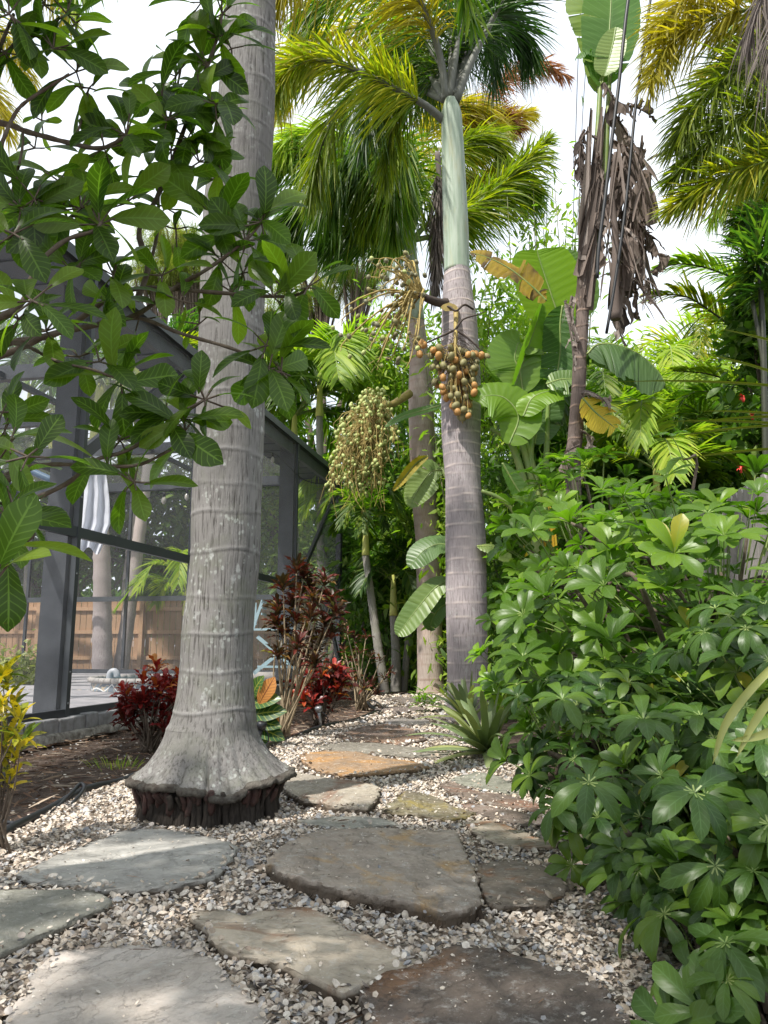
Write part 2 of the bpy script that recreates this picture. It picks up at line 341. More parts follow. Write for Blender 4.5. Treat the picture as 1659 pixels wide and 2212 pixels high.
M['crotD'] = leafmat("croton_dark", [(0, (.025, .035, .014)), (.4, (.035, .03, .015)), (.62, (.08, .018, .016)), (.86, (.16, .035, .025)), (1, (.13, .17, .03))], .3, .4, .4, (.3, .08, .03), (1.4, 1, .6), latv=8)
M['crotY'] = leafmat("croton_yellow", [(0, (.06, .16, .02)), (.4, (.35, .33, .02)), (1, (.62, .46, .02))], .35, .35, .4, (.6, .5, .05), (1.3, 1.3, .4), spots=((.03, .06, .015), 45, .58), latv=8)
M['crotG'] = leafmat("croton_green", [(0, (.015, .06, .025)), (1, (.04, .12, .04))], .2, .3, .8, (.35, .36, .06), (1.2, 1.6, .5), latv=8)
M['crotO'] = leafmat("croton_orange", [(0, (.6, .22, .05)), (1, (.7, .36, .1))], .4, .45, .9, (.12, .02, .015), (1.2, 1, .6), latv=9)
M['brom'] = leafmat("bromeliad_leaf", [(0, (.10, .17, .13)), (.5, (.16, .25, .19)), (1, (.28, .36, .24))], .25, .3, tcol=(1.3, 1.5, .5), tipcol=((.2, .1, .07), 1.12), nscale=9)
M['bladeY'] = leafmat("blade_green", [(0, (.06, .1, .012)), (1, (.12, .17, .02))], .3, .4)
M['bladeW'] = leafmat("blade_pale", [(0, (.12, .2, .08)), (1, (.3, .38, .2))], .25, .3)
M['bark1'] = barkmat("palm_bark_grey", (.235, .225, .215), (.06, .055, .05), (.32, .31, .3), .7, .2, 1.8)
M['bark2'] = barkmat("palm_bark_rosy", (.40, .355, .36), (.17, .145, .145), (.60, .51, .46), .35, 0, 1.0, None, 1.0)
M['bark3'] = barkmat("palm_bark_sunlit", (.50, .42, .37), (.2, .14, .11), (.26, .16, .12), .25, 0, .8, (.42, .3, .24))
M['barkD'] = barkmat("bark_dark", (.26, .245, .22), (.09, .08, .07), (.36, .34, .3), .5, .3, 1.0)
M['barkT'] = barkmat("banana_trunk_bark", (.20, .155, .135), (.03, .024, .022), (.42, .3, .23), .1, 0, 1.2, (.035, .03, .03), 1.0)
M['shaft'] = plain("crownshaft_skin", (.33, .39, .31), .6, 0, .06, 5, .1, (.22, .28, .23), .4, (6, 6, .5))
def shaftmat():
    m, nt_, p, o = newmat("crownshaft_waxy"); k = N(nt_); ob = k.obj()
    st_ = k.noise(k.map(ob, (9, 9, .6)), 3, 6, .6); c = k.mix(k.ramp(st_, [(.35, 0.0), (.65, 1.0)]), (.36, .42, .34), (.22, .29, .21))
    c = k.mix(k.ramp(k.noise(k.map(ob, (3, 3, .5)), 2.2, 6, .7), [(.55, 0.0), (.7, .6)]), c, (.33, .31, .16)); c = k.mix(k.ramp(k.noise(k.map(ob, (14, 14, 4)), 2.4, 5, .75), [(.64, 0.0), (.69, .8)]), c, (.16, .13, .08))
    k.inp(p.inputs["Base Color"], c); p.inputs["Roughness"].default_value = .62; k.inp(p.inputs["Normal"], k.bump(st_, .25, .01)); return m
M['shaft'] = shaftmat()
M['shaftY'] = plain("crownshaft_yellow", (.5, .55, .12), .45, 0, .06, 5, .05, (.62, .58, .2), .4, (6, 6, .5))
M['petiole'] = plain("petiole_skin", (.17, .17, .16), .6, 0, .2, 20, .15, (.10, .11, .08), .4, (6, 6, .5))
M['petG'] = plain("petiole_green", (.13, .22, .06), .45, 0, .2, 10, .1, (.24, .28, .08), .4)
M['petDK'] = plain("petiole_dark", (.035, .04, .02), .5, 0, .2, 10, .1)
M['twig'] = plain("twig_bark", (.085, .06, .045), .8, 0, .25, 40, .3, (.17, .14, .11), .2)
M['twigL'] = plain("twig_bark_pale", (.36, .29, .19), .8, 0, .25, 40, .3, (.22, .17, .11), .2)
M['twigO'] = plain("fruit_stalk_skin", (.42, .33, .1), .6, 0, .2, 30, .2, (.28, .2, .08), .3)
M['twigD'] = plain("fruit_stalk_dry", (.07, .05, .04), .8, 0, .2, 30, .2)
M['stemG'] = plain("green_stem", (.10, .14, .05), .6, 0, .25, 30, .2, (.17, .14, .08), .3)
M['frO'] = plain("fruit_orange", (.50, .20, .05), .6, 0, .1, 30, .1, (.36, .25, .08), .5)
M['frG'] = plain("fruit_olive", (.17, .18, .08), .62, 0, .1, 30, .1, (.26, .21, .08), .5)
M['frL'] = plain("fruit_light_green", (.30, .36, .10), .5, 0, .1, 14, .03, (.42, .46, .17), .5)
M['frK'] = plain("fruit_dark", (.10, .105, .06), .5, 0, .1, 14, .03, (.22, .2, .1), .5)
M['rootR'] = plain("root_red", (.085, .036, .03), .7, 0, .3, 30, .8, (.035, .024, .02))
M['rootD'] = plain("root_dark", (.028, .024, .021), .9, 0, .3, 25, 1.0, (.075, .062, .052), .2, (3, 3, .8))
M['crust'] = plain("skirt_crust", (.15, .14, .12), .95, 0, .3, 30, 1.0, (.045, .035, .03), .1)
M['alum'] = plain("bronze_aluminium", (.018, .021, .027), .45, .0, .1, 3, .02, (.06, .066, .075), .5)
M['alumL'] = plain("bronze_aluminium_edge", (.06, .068, .075), .4, .1, .1, 3, .02)
M['roofp'] = plain("roof_panel", (.035, .042, .058), .5, .0, .1, 2, .02)
M['rubber'] = plain("black_rubber", (.014, .016, .02), .4, 0, .2, 10, .05)
M['tyel'] = plain("blue_paint", (.38, .53, .58), .4, 0, .05, 6, .02)
M['steel'] = plain("light_alloy", (.35, .36, .37), .35, .8, .1, 9, .03)
M['greyp'] = plain("grey_plastic", (.38, .4, .43), .4, 0, .05, 6, .02)
M['towel'] = leafmat("white_cloth", [(0, (.72, .75, .82)), (1, (.8, .82, .88))], .3, .9, tcol=(1, 1, 1))
M['cable'] = plain("cable_black", (.008, .009, .012), .5, 0, .1, 10, 0)
M['fenceW'] = woodmat("fence_board_warm", (.62, .40, .24), (.45, .27, .15))
M['fenceG'] = woodmat("fence_board_grey", (.38, .35, .33), (.26, .24, .23))
M['flower'] = plain("red_flower", (.6, .05, .03), .5)

# ------------------------------------------------------------------ ground
def R5(l): return [(x * .5, 1382 + y * .5) for x, y in l]
def R6(l): return [(829.5 + x * .5, 1382 + y * .5) for x, y in l]
def gp(l, z=0.0): return np.array([G(u, v, z) for u, v in l])
def soilmat():
    m, nt_, p, o = newmat("garden_soil"); k = N(nt_); ob = k.obj()
    n1 = k.noise(ob, 5, 8, .7); n2 = k.noise(ob, 45, 5, .7)
    c = k.ramp(n1, [(.3, (.05, .035, .027)), (.5, (.11, .082, .066)), (.7, (.19, .15, .125))])
    c = k.mix(k.ramp(n2, [(.45, 0.0), (.6, .7)]), c, (.05, .035, .028)); c = k.mix(k.ramp(k.noise(ob, 90, 3, .6), [(.66, 0.0), (.7, 1.0)]), c, (.45, .42, .38))
    k.inp(p.inputs["Base Color"], c); p.inputs["Roughness"].default_value = .95; p.inputs["Specular IOR Level"].default_value = .1
    k.inp(p.inputs["Normal"], k.bump(k.math('ADD', n1, k.math('MULTIPLY', n2, .4)), .8, .04)); return m
def shellmat(name, sheet=False):
    m, nt_, p, o = newmat(name); k = N(nt_); lf = k.lf(); ob = k.obj()
    f = k.voro(ob, 60, 'F1', "Color") if sheet else lf[2]
    c = k.ramp(f, [(0, (.22, .17, .13)), (.12, (.42, .34, .26)), (.3, (.56, .48, .39)), (.5, (.70, .65, .58)), (.68, (.58, .49, .40)), (.80, (.22, .23, .25)), (.9, (.55, .54, .53)), (1, (.36, .27, .2))])
    if sheet: c = k.mix(k.ramp(k.voro(ob, 60, 'DISTANCE_TO_EDGE'), [(.0, 1.0), (.3, .35)]), c, (.14, .12, .10))
    else:
        rb = k.math('SINE', k.math('MULTIPLY', lf[0], 5)); c = k.mix(k.ramp(k.noise(ob, 120, 3, .6), [(.4, .3), (.6, 0.0)]), c, (.25, .2, .16))
    k.inp(p.inputs["Base Color"], c); p.inputs["Roughness"].default_value = .6; p.inputs["Specular IOR Level"].default_value = .35
    k.inp(p.inputs["Normal"], k.bump(k.noise(ob, 160, 3, .6) if not sheet else k.voro(ob, 60), .3, .003)); return m
g = Geo(); n = 120
xs = np.concatenate([[-300, -60], np.linspace(-9, 9, 100), [60, 300]]); ys = np.concatenate([[-200, -20], np.linspace(-1, 22, 120), [60, 400]])
X, Y = np.meshgrid(xs, ys, indexing='ij'); Z = np.array([[0.035 * mn.noise((x * 1.1, y * 1.1, 0)) if abs(x) < 9 and -1 < y < 22 else 0 for y in ys] for x in xs]) - .03
a, b = X.shape; ii, jj = np.meshgrid(np.arange(a - 1), np.arange(b - 1), indexing='ij'); i0 = (ii * b + jj).ravel()
g.add(np.stack([X, Y, Z], -1), np.stack([i0, i0 + b, i0 + b + 1, i0 + 1], 1))
tag(build("ground", g, soilmat()), kind="structure")

edge_px = [(-90, 1868), (-40, 1846), (0, 1826), (60, 1795), (130, 1750), (195, 1720), (262, 1697), (330, 1676), (440, 1655), (555, 1634), (600, 1614), (650, 1594), (715, 1574), (770, 1560), (812, 1546), (822, 1538), (806, 1530), (798, 1520)]
edge = gp(edge_px)
gravel = [tuple(p[:2]) for p in edge] + [tuple(G(u, v)[:2]) for u, v in [(790, 1507), (960, 1500), (1040, 1560), (1100, 1620), (1190, 1720), (1330, 1860), (1470, 2000), (1560, 2140), (1650, 2420)]] + [(.75, .3), (-1.8, .3), (-1.9, 1.2)]
gA = np.array(gravel)
g = Geo()
# gravel sheet: fine grid clipped to the outline
gx = np.arange(-2.4, 2.4, .04); gy = np.arange(.3, 13, .05)
X, Y = np.meshgrid(gx, gy, indexing='ij'); ins = inpoly(X.ravel(), Y.ravel(), gravel).reshape(X.shape)
ids = -np.ones(X.shape, int); q = ins[:-1, :-1] & ins[1:, :-1] & ins[1:, 1:] & ins[:-1, 1:]
use = np.zeros(X.shape, bool); use[:-1, :-1] |= q; use[1:, :-1] |= q; use[1:, 1:] |= q; use[:-1, 1:] |= q
ids[use] = np.arange(use.sum()); Zs = np.array([.012 + .006 * mn.noise((x * 4, y * 4, 3)) for x, y in zip(X[use], Y[use])])
i, j = np.nonzero(q); g.add(np.stack([X[use], Y[use], Zs], -1), np.stack([ids[i, j], ids[i + 1, j], ids[i + 1, j + 1], ids[i, j + 1]], 1))
tag(build("gravel_bed", g, shellmat("shell_gravel_base", True)), kind="structure")

# ------------------------------------------------------------------ flagstones
grey = ((.45, .435, .40), (.33, .315, .285)); tan = ((.54, .46, .36), (.39, .335, .265)); brown = ((.20, .155, .12), (.115, .09, .075)); orange = ((.36, .23, .13), (.25, .18, .12))
RUST = (.30, .13, .05)
stones = [
 ("pale grey rounded flagstone directly in front of the thick grey palm root", R5([(70, 1012), (150, 975), (250, 925), (370, 890), (520, 822), (700, 814), (900, 850), (1000, 872), (1030, 905), (985, 960), (955, 1010), (900, 1045), (700, 1072), (550, 1082), (400, 1078), (300, 1050), (150, 1038)]), grey, None, 0, .035),
 ("dark grey flagstone cut off by the left edge of the photo", R5([(-160, 1095), (0, 1085), (200, 1078), (400, 1085), (492, 1128), (440, 1160), (350, 1200), (200, 1262), (100, 1312), (0, 1352), (-160, 1430)]), ((.32, .31, .26), (.23, .225, .19)), None, 0, .035),
 ("large pale flagstone with an orange rust corner, nearest at the bottom left", R5([(90, 1520), (170, 1400), (255, 1338), (450, 1320), (640, 1316), (820, 1338), (925, 1385), (975, 1450), (1070, 1520), (1160, 1620), (1210, 1780), (700, 1800), (-20, 1800), (20, 1650), (60, 1565)]), ((.56, .50, .45), (.42, .37, .32)), (.33, .18, .07), -.15, .04),
 ("long tan flagstone with a reddish left tip and a split ledge, near the middle bottom", R5([(803, 1175), (960, 1163), (1040, 1190), (1130, 1168), (1350, 1163), (1430, 1200), (1500, 1250), (1620, 1290), (1720, 1335), (1815, 1378), (1760, 1425), (1640, 1470), (1480, 1537), (1380, 1480), (1270, 1422), (1150, 1380), (960, 1340), (900, 1270), (850, 1220)]), tan, (.22, .10, .045), .18, .038),
 ("largest brown flagstone in the middle of the path, thick broken front edge", R5([(1150, 965), (1200, 900), (1260, 860), (1330, 830), (1400, 812), (1660, 814)]) + R6([(180, 818), (318, 826), (340, 900), (400, 1010), (418, 1095), (400, 1160), (250, 1185), (160, 1150), (80, 1125), (0, 1112)]) + R5([(1500, 1082), (1330, 1045), (1200, 1000)]), ((.42, .36, .30), (.27, .225, .185)), (.42, .27, .12), .34, .062),
 ("blackish brown flagstone in the lower middle, cut off by the bottom of the photo", R6([(-105, 1520), (0, 1440), (150, 1400), (260, 1338), (350, 1322), (500, 1340), (620, 1380), (750, 1420), (880, 1440), (960, 1500), (1000, 1570), (1060, 1640), (1120, 1780), (500, 1850), (-80, 1850), (-70, 1700)]), ((.17, .135, .11), (.085, .07, .062)), (.2, .11, .06), .36, .045),
 ("taupe flagstone right of the largest brown flagstone", R6([(385, 975), (450, 958), (560, 948), (700, 980), (790, 1060), (810, 1078), (745, 1100), (700, 1150), (560, 1150), (480, 1160), (420, 1100), (405, 1030)]), ((.28, .23, .18), (.19, .16, .13)), RUST, .2, .035),
 ("olive brown flagstone behind the largest brown flagstone", R6([(0, 722), (60, 680), (100, 648), (230, 680), (300, 722), (405, 745), (335, 775), (230, 775), (100, 757), (-10, 745)]), ((.21, .185, .11), (.14, .115, .085)), (.28, .22, .05), .3, .03),
 ("grey green flat flagstone behind the narrow rust red flagstone", R6([(285, 600), (400, 573), (500, 592), (580, 640), (600, 668), (520, 662), (430, 645), (320, 618)]), ((.27, .27, .22), (.19, .19, .15)), None, 0, .028),
 ("narrow rust red flagstone running toward the umbrella shrub", R6([(240, 622), (285, 610), (340, 640), (480, 668), (600, 690), (690, 708), (655, 735), (500, 712), (350, 690), (270, 652)]), ((.22, .165, .13), (.15, .12, .10)), (.22, .11, .07), .25, .03),
 ("reddish flagstone sliver under the edge of the umbrella shrub", R6([(330, 712), (410, 718), (600, 745), (730, 800), (600, 806), (500, 780), (400, 752)]), ((.22, .17, .14), (.16, .13, .11)), (.22, .11, .07), .2, .024),
 ("tan flagstone beside the umbrella shrub, right of the olive brown flagstone", R6([(345, 788), (420, 775), (520, 795), (640, 850), (770, 880), (740, 895), (620, 890), (500, 888), (400, 838)]), tan, RUST, .25, .03),
 ("thin pale flagstone sliver just behind the largest brown flagstone", R5([(1280, 778), (1450, 762), (1660, 772), (1720, 798), (1500, 815), (1350, 800)]), ((.40, .39, .35), (.3, .29, .25)), None, 0, .024),
 ("thick tan flagstone to the right of the thick palm root", R5([(1215, 600), (1280, 573), (1480, 600), (1645, 638), (1640, 668), (1590, 722), (1450, 718), (1380, 700), (1300, 690), (1240, 652)]), ((.43, .38, .30), (.31, .27, .22)), (.2, .1, .06), .25, .055),
 ("bright orange brown flagstone in the middle distance", R5([(1295, 492), (1400, 478), (1500, 478), (1660, 508)]) + R6([(130, 522), (200, 548), (150, 560), (0, 575)]) + R5([(1500, 588), (1380, 565), (1310, 530)]), orange, (.42, .22, .07), .4, .04),
 ("long grey brown flagstone behind the bright orange one", R5([(1365, 458), (1500, 440), (1660, 448)]) + R6([(130, 462), (275, 490), (290, 510), (100, 502), (0, 495)]) + R5([(1450, 490)]), ((.26, .24, .2), (.18, .16, .13)), None, 0, .035),
 ("brown streaked flagstone beside the bromeliad leaves", R5([(1450, 412), (1560, 374), (1660, 362)]) + R6([(130, 385), (185, 432), (100, 452), (0, 440)]) + R5([(1520, 436)]), ((.22, .155, .12), (.13, .10, .085)), (.25, .14, .08), .4, .035),
 ("small pale flagstone far along the path in front of the tall bromeliad", R6([(0, 350), (60, 338), (180, 345), (205, 362), (40, 368)]), ((.33, .30, .27), (.24, .21, .19)), None, 0, .03),
 ("far dark flagstone almost at the end of the path", R6([(-40, 300), (20, 288), (150, 290), (190, 305), (60, 318)]), ((.20, .16, .14), (.14, .11, .1)), None, 0, .03),
 ("farthest flagstone lying across the end of the path", R6([(-10, 256), (40, 248), (250, 250), (260, 262), (60, 272)]), ((.17, .14, .12), (.12, .1, .09)), None, 0, .03),
]
stone_polys = []
for si, (lab, px, cols, rust, ra, zt) in enumerate(stones):
    zt = zt * .85 + .008; P0 = gp(px, zt)[:, :2]; m = len(P0); cen = P0.mean(0)
    seg = np.linalg.norm(np.roll(P0, -1, 0) - P0, axis=1); per = seg.sum(); nb = int(min(260, max(90, per / .012)))
    cum = np.concatenate([[0], np.cumsum(seg)]); s = np.linspace(0, per, nb, endpoint=False); B = []
    P1 = np.vstack([P0, P0[:1]])
    for q in s:
        k = min(np.searchsorted(cum, q, 'right') - 1, m - 1); B.append(P1[k] + (P1[k + 1] - P1[k]) * (q - cum[k]) / seg[k])
    B = np.array(B); sz = math.sqrt(abs(0.5 * np.sum(P0[:, 0] * np.roll(P0[:, 1], -1) - P0[:, 1] * np.roll(P0[:, 0], -1))))
    for _ in range(1): B = .25 * np.roll(B, 1, 0) + .5 * B + .25 * np.roll(B, -1, 0)
    dirn = nrm(B - cen)
    jag = np.array([.011 * mn.noise((b[0] * 14, b[1] * 14, si)) + .006 * mn.noise((b[0] * 55, b[1] * 55, si)) for b in B])
    B = B + dirn * jag[:, None]
    stone_polys.append(B); rings = []; at = []
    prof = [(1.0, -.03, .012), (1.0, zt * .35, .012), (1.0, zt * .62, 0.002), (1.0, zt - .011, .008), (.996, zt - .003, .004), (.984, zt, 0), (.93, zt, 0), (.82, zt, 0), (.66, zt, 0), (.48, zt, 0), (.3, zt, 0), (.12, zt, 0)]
    for ri, (f, z, e) in enumerate(prof):
        for b in B:
            ex = e * mn.noise((b[0] * 30, b[1] * 30, ri * 9)) * 2
            xy = cen + (b - cen) * f + nrm(b - cen) * ex
            zz = z
            if z > zt * .6: zz += .006 * mn.noise((xy[0] * 5, xy[1] * 5, si)) + .0022 * mn.noise((xy[0] * 28, xy[1] * 40, si)) + (.004 if mn.noise((xy[0] * 2.2 + 5, xy[1] * 5, si * 2)) > .05 else 0)
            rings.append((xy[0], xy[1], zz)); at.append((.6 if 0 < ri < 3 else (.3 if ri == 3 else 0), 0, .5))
    g = Geo(); K = nb; L = len(prof); i, j = np.meshgrid(np.arange(L - 1), np.arange(K), indexing='ij'); i = i.ravel(); j = j.ravel(); kk = (j + 1) % K
    area = np.sum(B[:, 0] * np.roll(B[:, 1], -1) - B[:, 1] * np.roll(B[:, 0], -1))
    f = np.stack([i * K + j, i * K + kk, (i + 1) * K + kk, (i + 1) * K + j], 1)
    if area < 0: f = f[:, ::-1]
    rings.append((cen[0], cen[1], zt)); at.append((0, 0, .5)); e = (L - 1) * K; c0 = len(rings) - 1
    t = np.array([[e + q, e + (q + 1) % K, c0] for q in range(K)])
    if area < 0: t = t[:, ::-1]
    g.add(rings, f, at); g.T.append((t, 0))
    org = np.array([cen[0], cen[1], 0]); o = build("flagstone", g, stonemat("flagstone_rock_%d" % si, cols[0], cols[1], rust, ra, si), org=org)
    ns_ = len(o.data.polygons); sm_ = np.ones(ns_, bool); sm_[:nb * 5] = False; o.data.polygons.foreach_set('use_smooth', sm_)
    tag(o, lab, "flagstone", "flagstones of the garden path")

# ------------------------------------------------------------------ loose shells (uncountable)
def shell_tpl(seg, rings):
    V = []; A = []
    for r in range(rings + 1):
        q = r / rings
        for s in range(seg):
            t = 2 * math.pi * s / seg; rr = .5 * q * (1 - .12 * math.cos(t) + .1 * (math.cos(t) > .7)); x = rr * math.sin(t) * 1.08; y = rr * math.cos(t)
            V.append([x, y, -.17 * (1 - q * q)]); A.append([q, 0, 0])
    f = [[r * seg + s, r * seg + (s + 1) % seg, (r + 1) * seg + (s + 1) % seg, (r + 1) * seg + s] for r in range(rings) for s in range(seg)]
    return np.array(V), np.array(f), np.array(A)
g = Geo(); msh = shellmat("shell_surface")
def scatter_shells(y0, y1, dens, size, seg, rings, zr):
    area = (y1 - y0) * 4.6; n = int(area * dens); x = R.uniform(-2.4, 2.2, n); y = R.uniform(y0, y1, n)
    k = inpoly(x, y, gravel) & (np.abs(x) < .58 * y + .25)
    x, y = x[k], y[k]; z = R.uniform(.012, zr, len(x)) ; drop = np.zeros(len(x), bool)
    for B in stone_polys:
        ins_ = inpoly(x, y, B[::3]); cen = B.mean(0)
        ins2 = inpoly(x, y, cen + (B[::3] - cen) * .93)
        drop |= ins2 | (ins_ & (R.random(len(x)) > .28))
        z[ins_] += .03
    x, y, z = x[~drop], y[~drop], z[~drop]; n = len(x)
    o = np.stack([x, y, z], 1); up = nrm(np.stack([R.normal(size=n) * .6, R.normal(size=n) * .6, np.where(R.random(n) < .5, 1.0, -1.0)], 1)); d = rdir(n) ; d = nrm(np.cross(up, d))
    s = size * np.exp(R.normal(size=n) * .33)
    place(g, shell_tpl(seg, rings), o, d, up, s, R.random(n), sx=R.uniform(.8, 1.1, n))
scatter_shells(.9, 2.2, 13500, .0118, 8, 2, .030)
scatter_shells(2.2, 4.2, 9600, .0135, 7, 2, .030)
scatter_shells(4.2, 7.0, 4600, .0165, 6, 1, .030)
scatter_shells(7.0, 13, 1200, .032, 5, 1, .034)
# strays on the stones
xs_, ys_, zs_ = [], [], []
for (lab, px, c_, r_, ra, zt), B in zip(stones, stone_polys):
    lo, hi = B.min(0), B.max(0); n = int((hi[0] - lo[0]) * (hi[1] - lo[1]) * 700); x = R.uniform(lo[0], hi[0], n); y = R.uniform(lo[1], hi[1], n)
    k = inpoly(x, y, B[::3]); xs_ += list(x[k]); ys_ += list(y[k]); zs_ += [zt * .85 + .013] * k.sum()
n = len(xs_); o = np.stack([xs_, ys_, zs_], 1); s = np.where(R.random(n) < .88, R.uniform(.002, .007, n), R.uniform(.009, .015, n))
up = nrm(np.stack([R.normal(size=n) * .4, R.normal(size=n) * .4, np.where(R.random(n) < .5, 1.0, -1.0)], 1)); place(g, shell_tpl(5, 1), o, nrm(np.cross(up, rdir(n))), up, s, R.uniform(.2, .8, n), sx=R.uniform(.35, .95, n))
tag(build("shell_gravel", g, msh), "loose broken sea shells spread around the flagstones", "gravel", kind="stuff")

# mulch of needles, chips and stray shells on the bed
g = Geo(); n = 26000; x = R.uniform(-4.2, 1.0, n); y = R.uniform(1.5, 12, n) ** 1.0
k = ~inpoly(x, y, gravel); wx = -2.57 + .1977 * (y - 6.44) / .98 + .05; k &= (x > wx) & (x < np.interp(y, [1.5, 4, 6, 8, 11], [-.8, -.3, -.1, .0, .3])); x, y = x[k], y[k]; n = len(x)
d = nrm(np.stack([R.normal(size=n), R.normal(size=n), R.normal(size=n) * .12], 1))
ribbons(g, np.stack([x, y, R.uniform(-.012, .016, n)], 1), d, np.where(R.random(n) < .5, R.uniform(.05, .16, n), R.uniform(.012, .04, n)), np.where(R.random(n) < .6, .003, .011), np.array([0, 0, 1.]) + rdir(n), .05, 2, R.random(n))
mm, nt_, p_, o_ = newmat("mulch_litter"); k_ = N(nt_); k_.inp(p_.inputs["Base Color"], k_.ramp(k_.lf()[2], [(0, (.04, .025, .02)), (.5, (.16, .09, .055)), (.8, (.30, .2, .13)), (1, (.42, .36, .28))])); p_.inputs["Roughness"].default_value = .9
tag(build("mulch", g, mm), "pine needle and bark mulch on the planting bed", "mulch", kind="stuff")
# a few stray shells on the bed
g = Geo(); n = 900; x = R.uniform(-2.6, -.1, n); y = R.uniform(2.6, 6.5, n); k = ~inpoly(x, y, gravel) & (x > -2.57 + .1977 * (y - 6.44) / .98 + .2); x, y = x[k], y[k]; n = len(x)
place(g, shell_tpl(7, 1), np.stack([x, y, np.full(n, .006)], 1), nrm(np.cross(rdir(n), [0, 0, 1.])), nrm(np.stack([R.normal(size=n) * .4, R.normal(size=n) * .4, -np.ones(n)], 1)), R.uniform(.008, .02, n), R.uniform(.3, 1, n))
org_ = None
tag(build("stray_shells", g, msh), "small white shells scattered over the dark planting bed", "shells", kind="stuff")

g = Geo(); n = 420; x = R.uniform(-1.6, 1.2, n); y = R.uniform(1.0, 8, n); k = inpoly(x, y, gravel); x, y = x[k], y[k]; n = len(x); d = nrm(np.stack([R.normal(size=n), R.normal(size=n), R.normal(size=n) * .1], 1))
ribbons(g, np.stack([x, y, R.uniform(.03, .05, n)], 1), d, np.where(R.random(n) < .6, R.uniform(.03, .09, n), R.uniform(.015, .03, n)), np.where(R.random(n) < .7, .002, .009), np.array([0, 0, .3]) + rdir(n), .06, 3, R.random(n) * .8)
tag(build("leaf_litter", g, mm), "brown needles and leaf crumbs fallen over the shell path", "leaf litter", kind="stuff")

# black edging pipe and drip hose
g = Geo(); e = spl(edge, 120); e[:, 2] = .022; tg_ = nrm(np.gradient(e, axis=0)); e += np.stack([-tg_[:, 1], tg_[:, 0], 0 * tg_[:, 0]], 1) * .03; e += np.stack([np.zeros(120), np.zeros(120), .008 * np.sin(np.arange(120) * .4)], 1); tube(g, e, .021, 8)
tag(build("edging_pipe", g, M['rubber'], org=e[20]), "black plastic edging pipe along the left side of the shell path", "garden edging")
g = Geo(); e = gp([(-40, 1762), (10, 1782), (60, 1783), (110, 1765), (150, 1735), (172, 1720), (180, 1728), (150, 1752), (130, 1768)]); e[:, 2] = [.012, .012, .014, .02, .04, .06, .05, .02, .01]; tube(g, spl(e, 60), .009, 8)
tag(build("drip_hose", g, M['rubber'], org=e[0]), "thin black drip hose looping over the mulch at lower left", "hose")
g = Geo(); e = gp([(770, 1530), (790, 1517), (812, 1522), (826, 1536), (815, 1550)]); e[:, 2] = .03; tube(g, spl(e, 30), .014, 6)
tag(build("drip_hose", g, M['rubber'], org=e[0]), "short bent black hose end beside the far end of the shell path", "hose")

# ------------------------------------------------------------------ palms
def trunk(name, rows, Y, mat, parent, sp=(.15, .1), seg=40, bump=.02, jit=.15, step=.012, fromground=True, yl=None):
    Ys = [r[3] if len(r) > 3 else Y for r in rows]
    c = np.array([P(r[0], r[1], y) for r, y in zip(rows, Ys)]); hw = np.array([pxm(r[2], p) for r, p in zip(rows, c)])
    if fromground: c[0, 2] = min(c[0, 2], 0.0) - .03
    L = np.concatenate([[0], np.cumsum(np.linalg.norm(np.diff(c, axis=0), axis=1))]); n = int(L[-1] / step) + 2
    cc = spl(c, n); s = np.linspace(0, len(c) - 1, n); rr = np.interp(s, np.arange(len(c)), hw); ks = np.array([.2, .6, .2])
    for _ in range(12): rr[1:-1] = .25 * rr[:-2] + .5 * rr[1:-1] + .25 * rr[2:]
    z = cc[:, 2]; ring = []; q = z[0] + .08
    while q < z[-1]:
        t = (q - z[0]) / (z[-1] - z[0]); ring.append((q, R.uniform(.5, 1), R.uniform(-1, 1), R.uniform(0, 6.28))); q += (sp[0] * (1 - t) + sp[1] * t) * (1 + R.uniform(-jit, jit) * 2)
    th = np.linspace(0, 2 * math.pi, seg, endpoint=False); V = []; A = []
    rz = np.array([a[0] for a in ring])
    for i in range(n):
        T = cc[min(i + 1, n - 1)] - cc[max(i - 1, 0)]
        k = np.argmin(np.abs(rz - z[i])) if len(rz) else 0
        brk = np.array([np.clip(.75 + 1.3 * mn.noise((math.cos(t) * 1.7, math.sin(t) * 1.7, k * 3.1)), .1, 1.2) for t in th[::2]]).repeat(2)[:seg]
        tilt = ring[k][2] * .012 * np.cos(th + ring[k][3]) + .006 * np.sin(3 * th + ring[k][3] * 2)
        dz = z[i] - rz[k] + tilt; gz = np.exp(-(dz / .0075) ** 2) * ring[k][1] * brk; dk = np.exp(-((dz + .014) / .006) ** 2) * ring[k][1] * .6
        # slow swelling between scars
        r = rr[i] * (1 + bump * .3 * np.array([mn.noise((math.cos(t) * 1.5, math.sin(t) * 1.5, z[i] * 1.4)) for t in th[::4]]).repeat(4)[:seg]) + gz * bump * .06 - dk * bump * .05
        V.append(np.stack([cc[i, 0] + r * np.cos(th), cc[i, 1] + r * np.sin(th), np.full(seg, cc[i, 2])], 1)); A.append(np.stack([gz, dk, np.full(seg, .5)], 1))
    g = Geo(); i, j = np.meshgrid(np.arange(n - 1), np.arange(seg), indexing='ij'); i = i.ravel(); j = j.ravel(); k = (j + 1) % seg
    g.add(np.array(V), np.stack([i * seg + j, i * seg + k, (i + 1) * seg + k, (i + 1) * seg + j], 1), np.array(A).reshape(-1, 3))
    return build(name, g, mat, parent), cc, rr
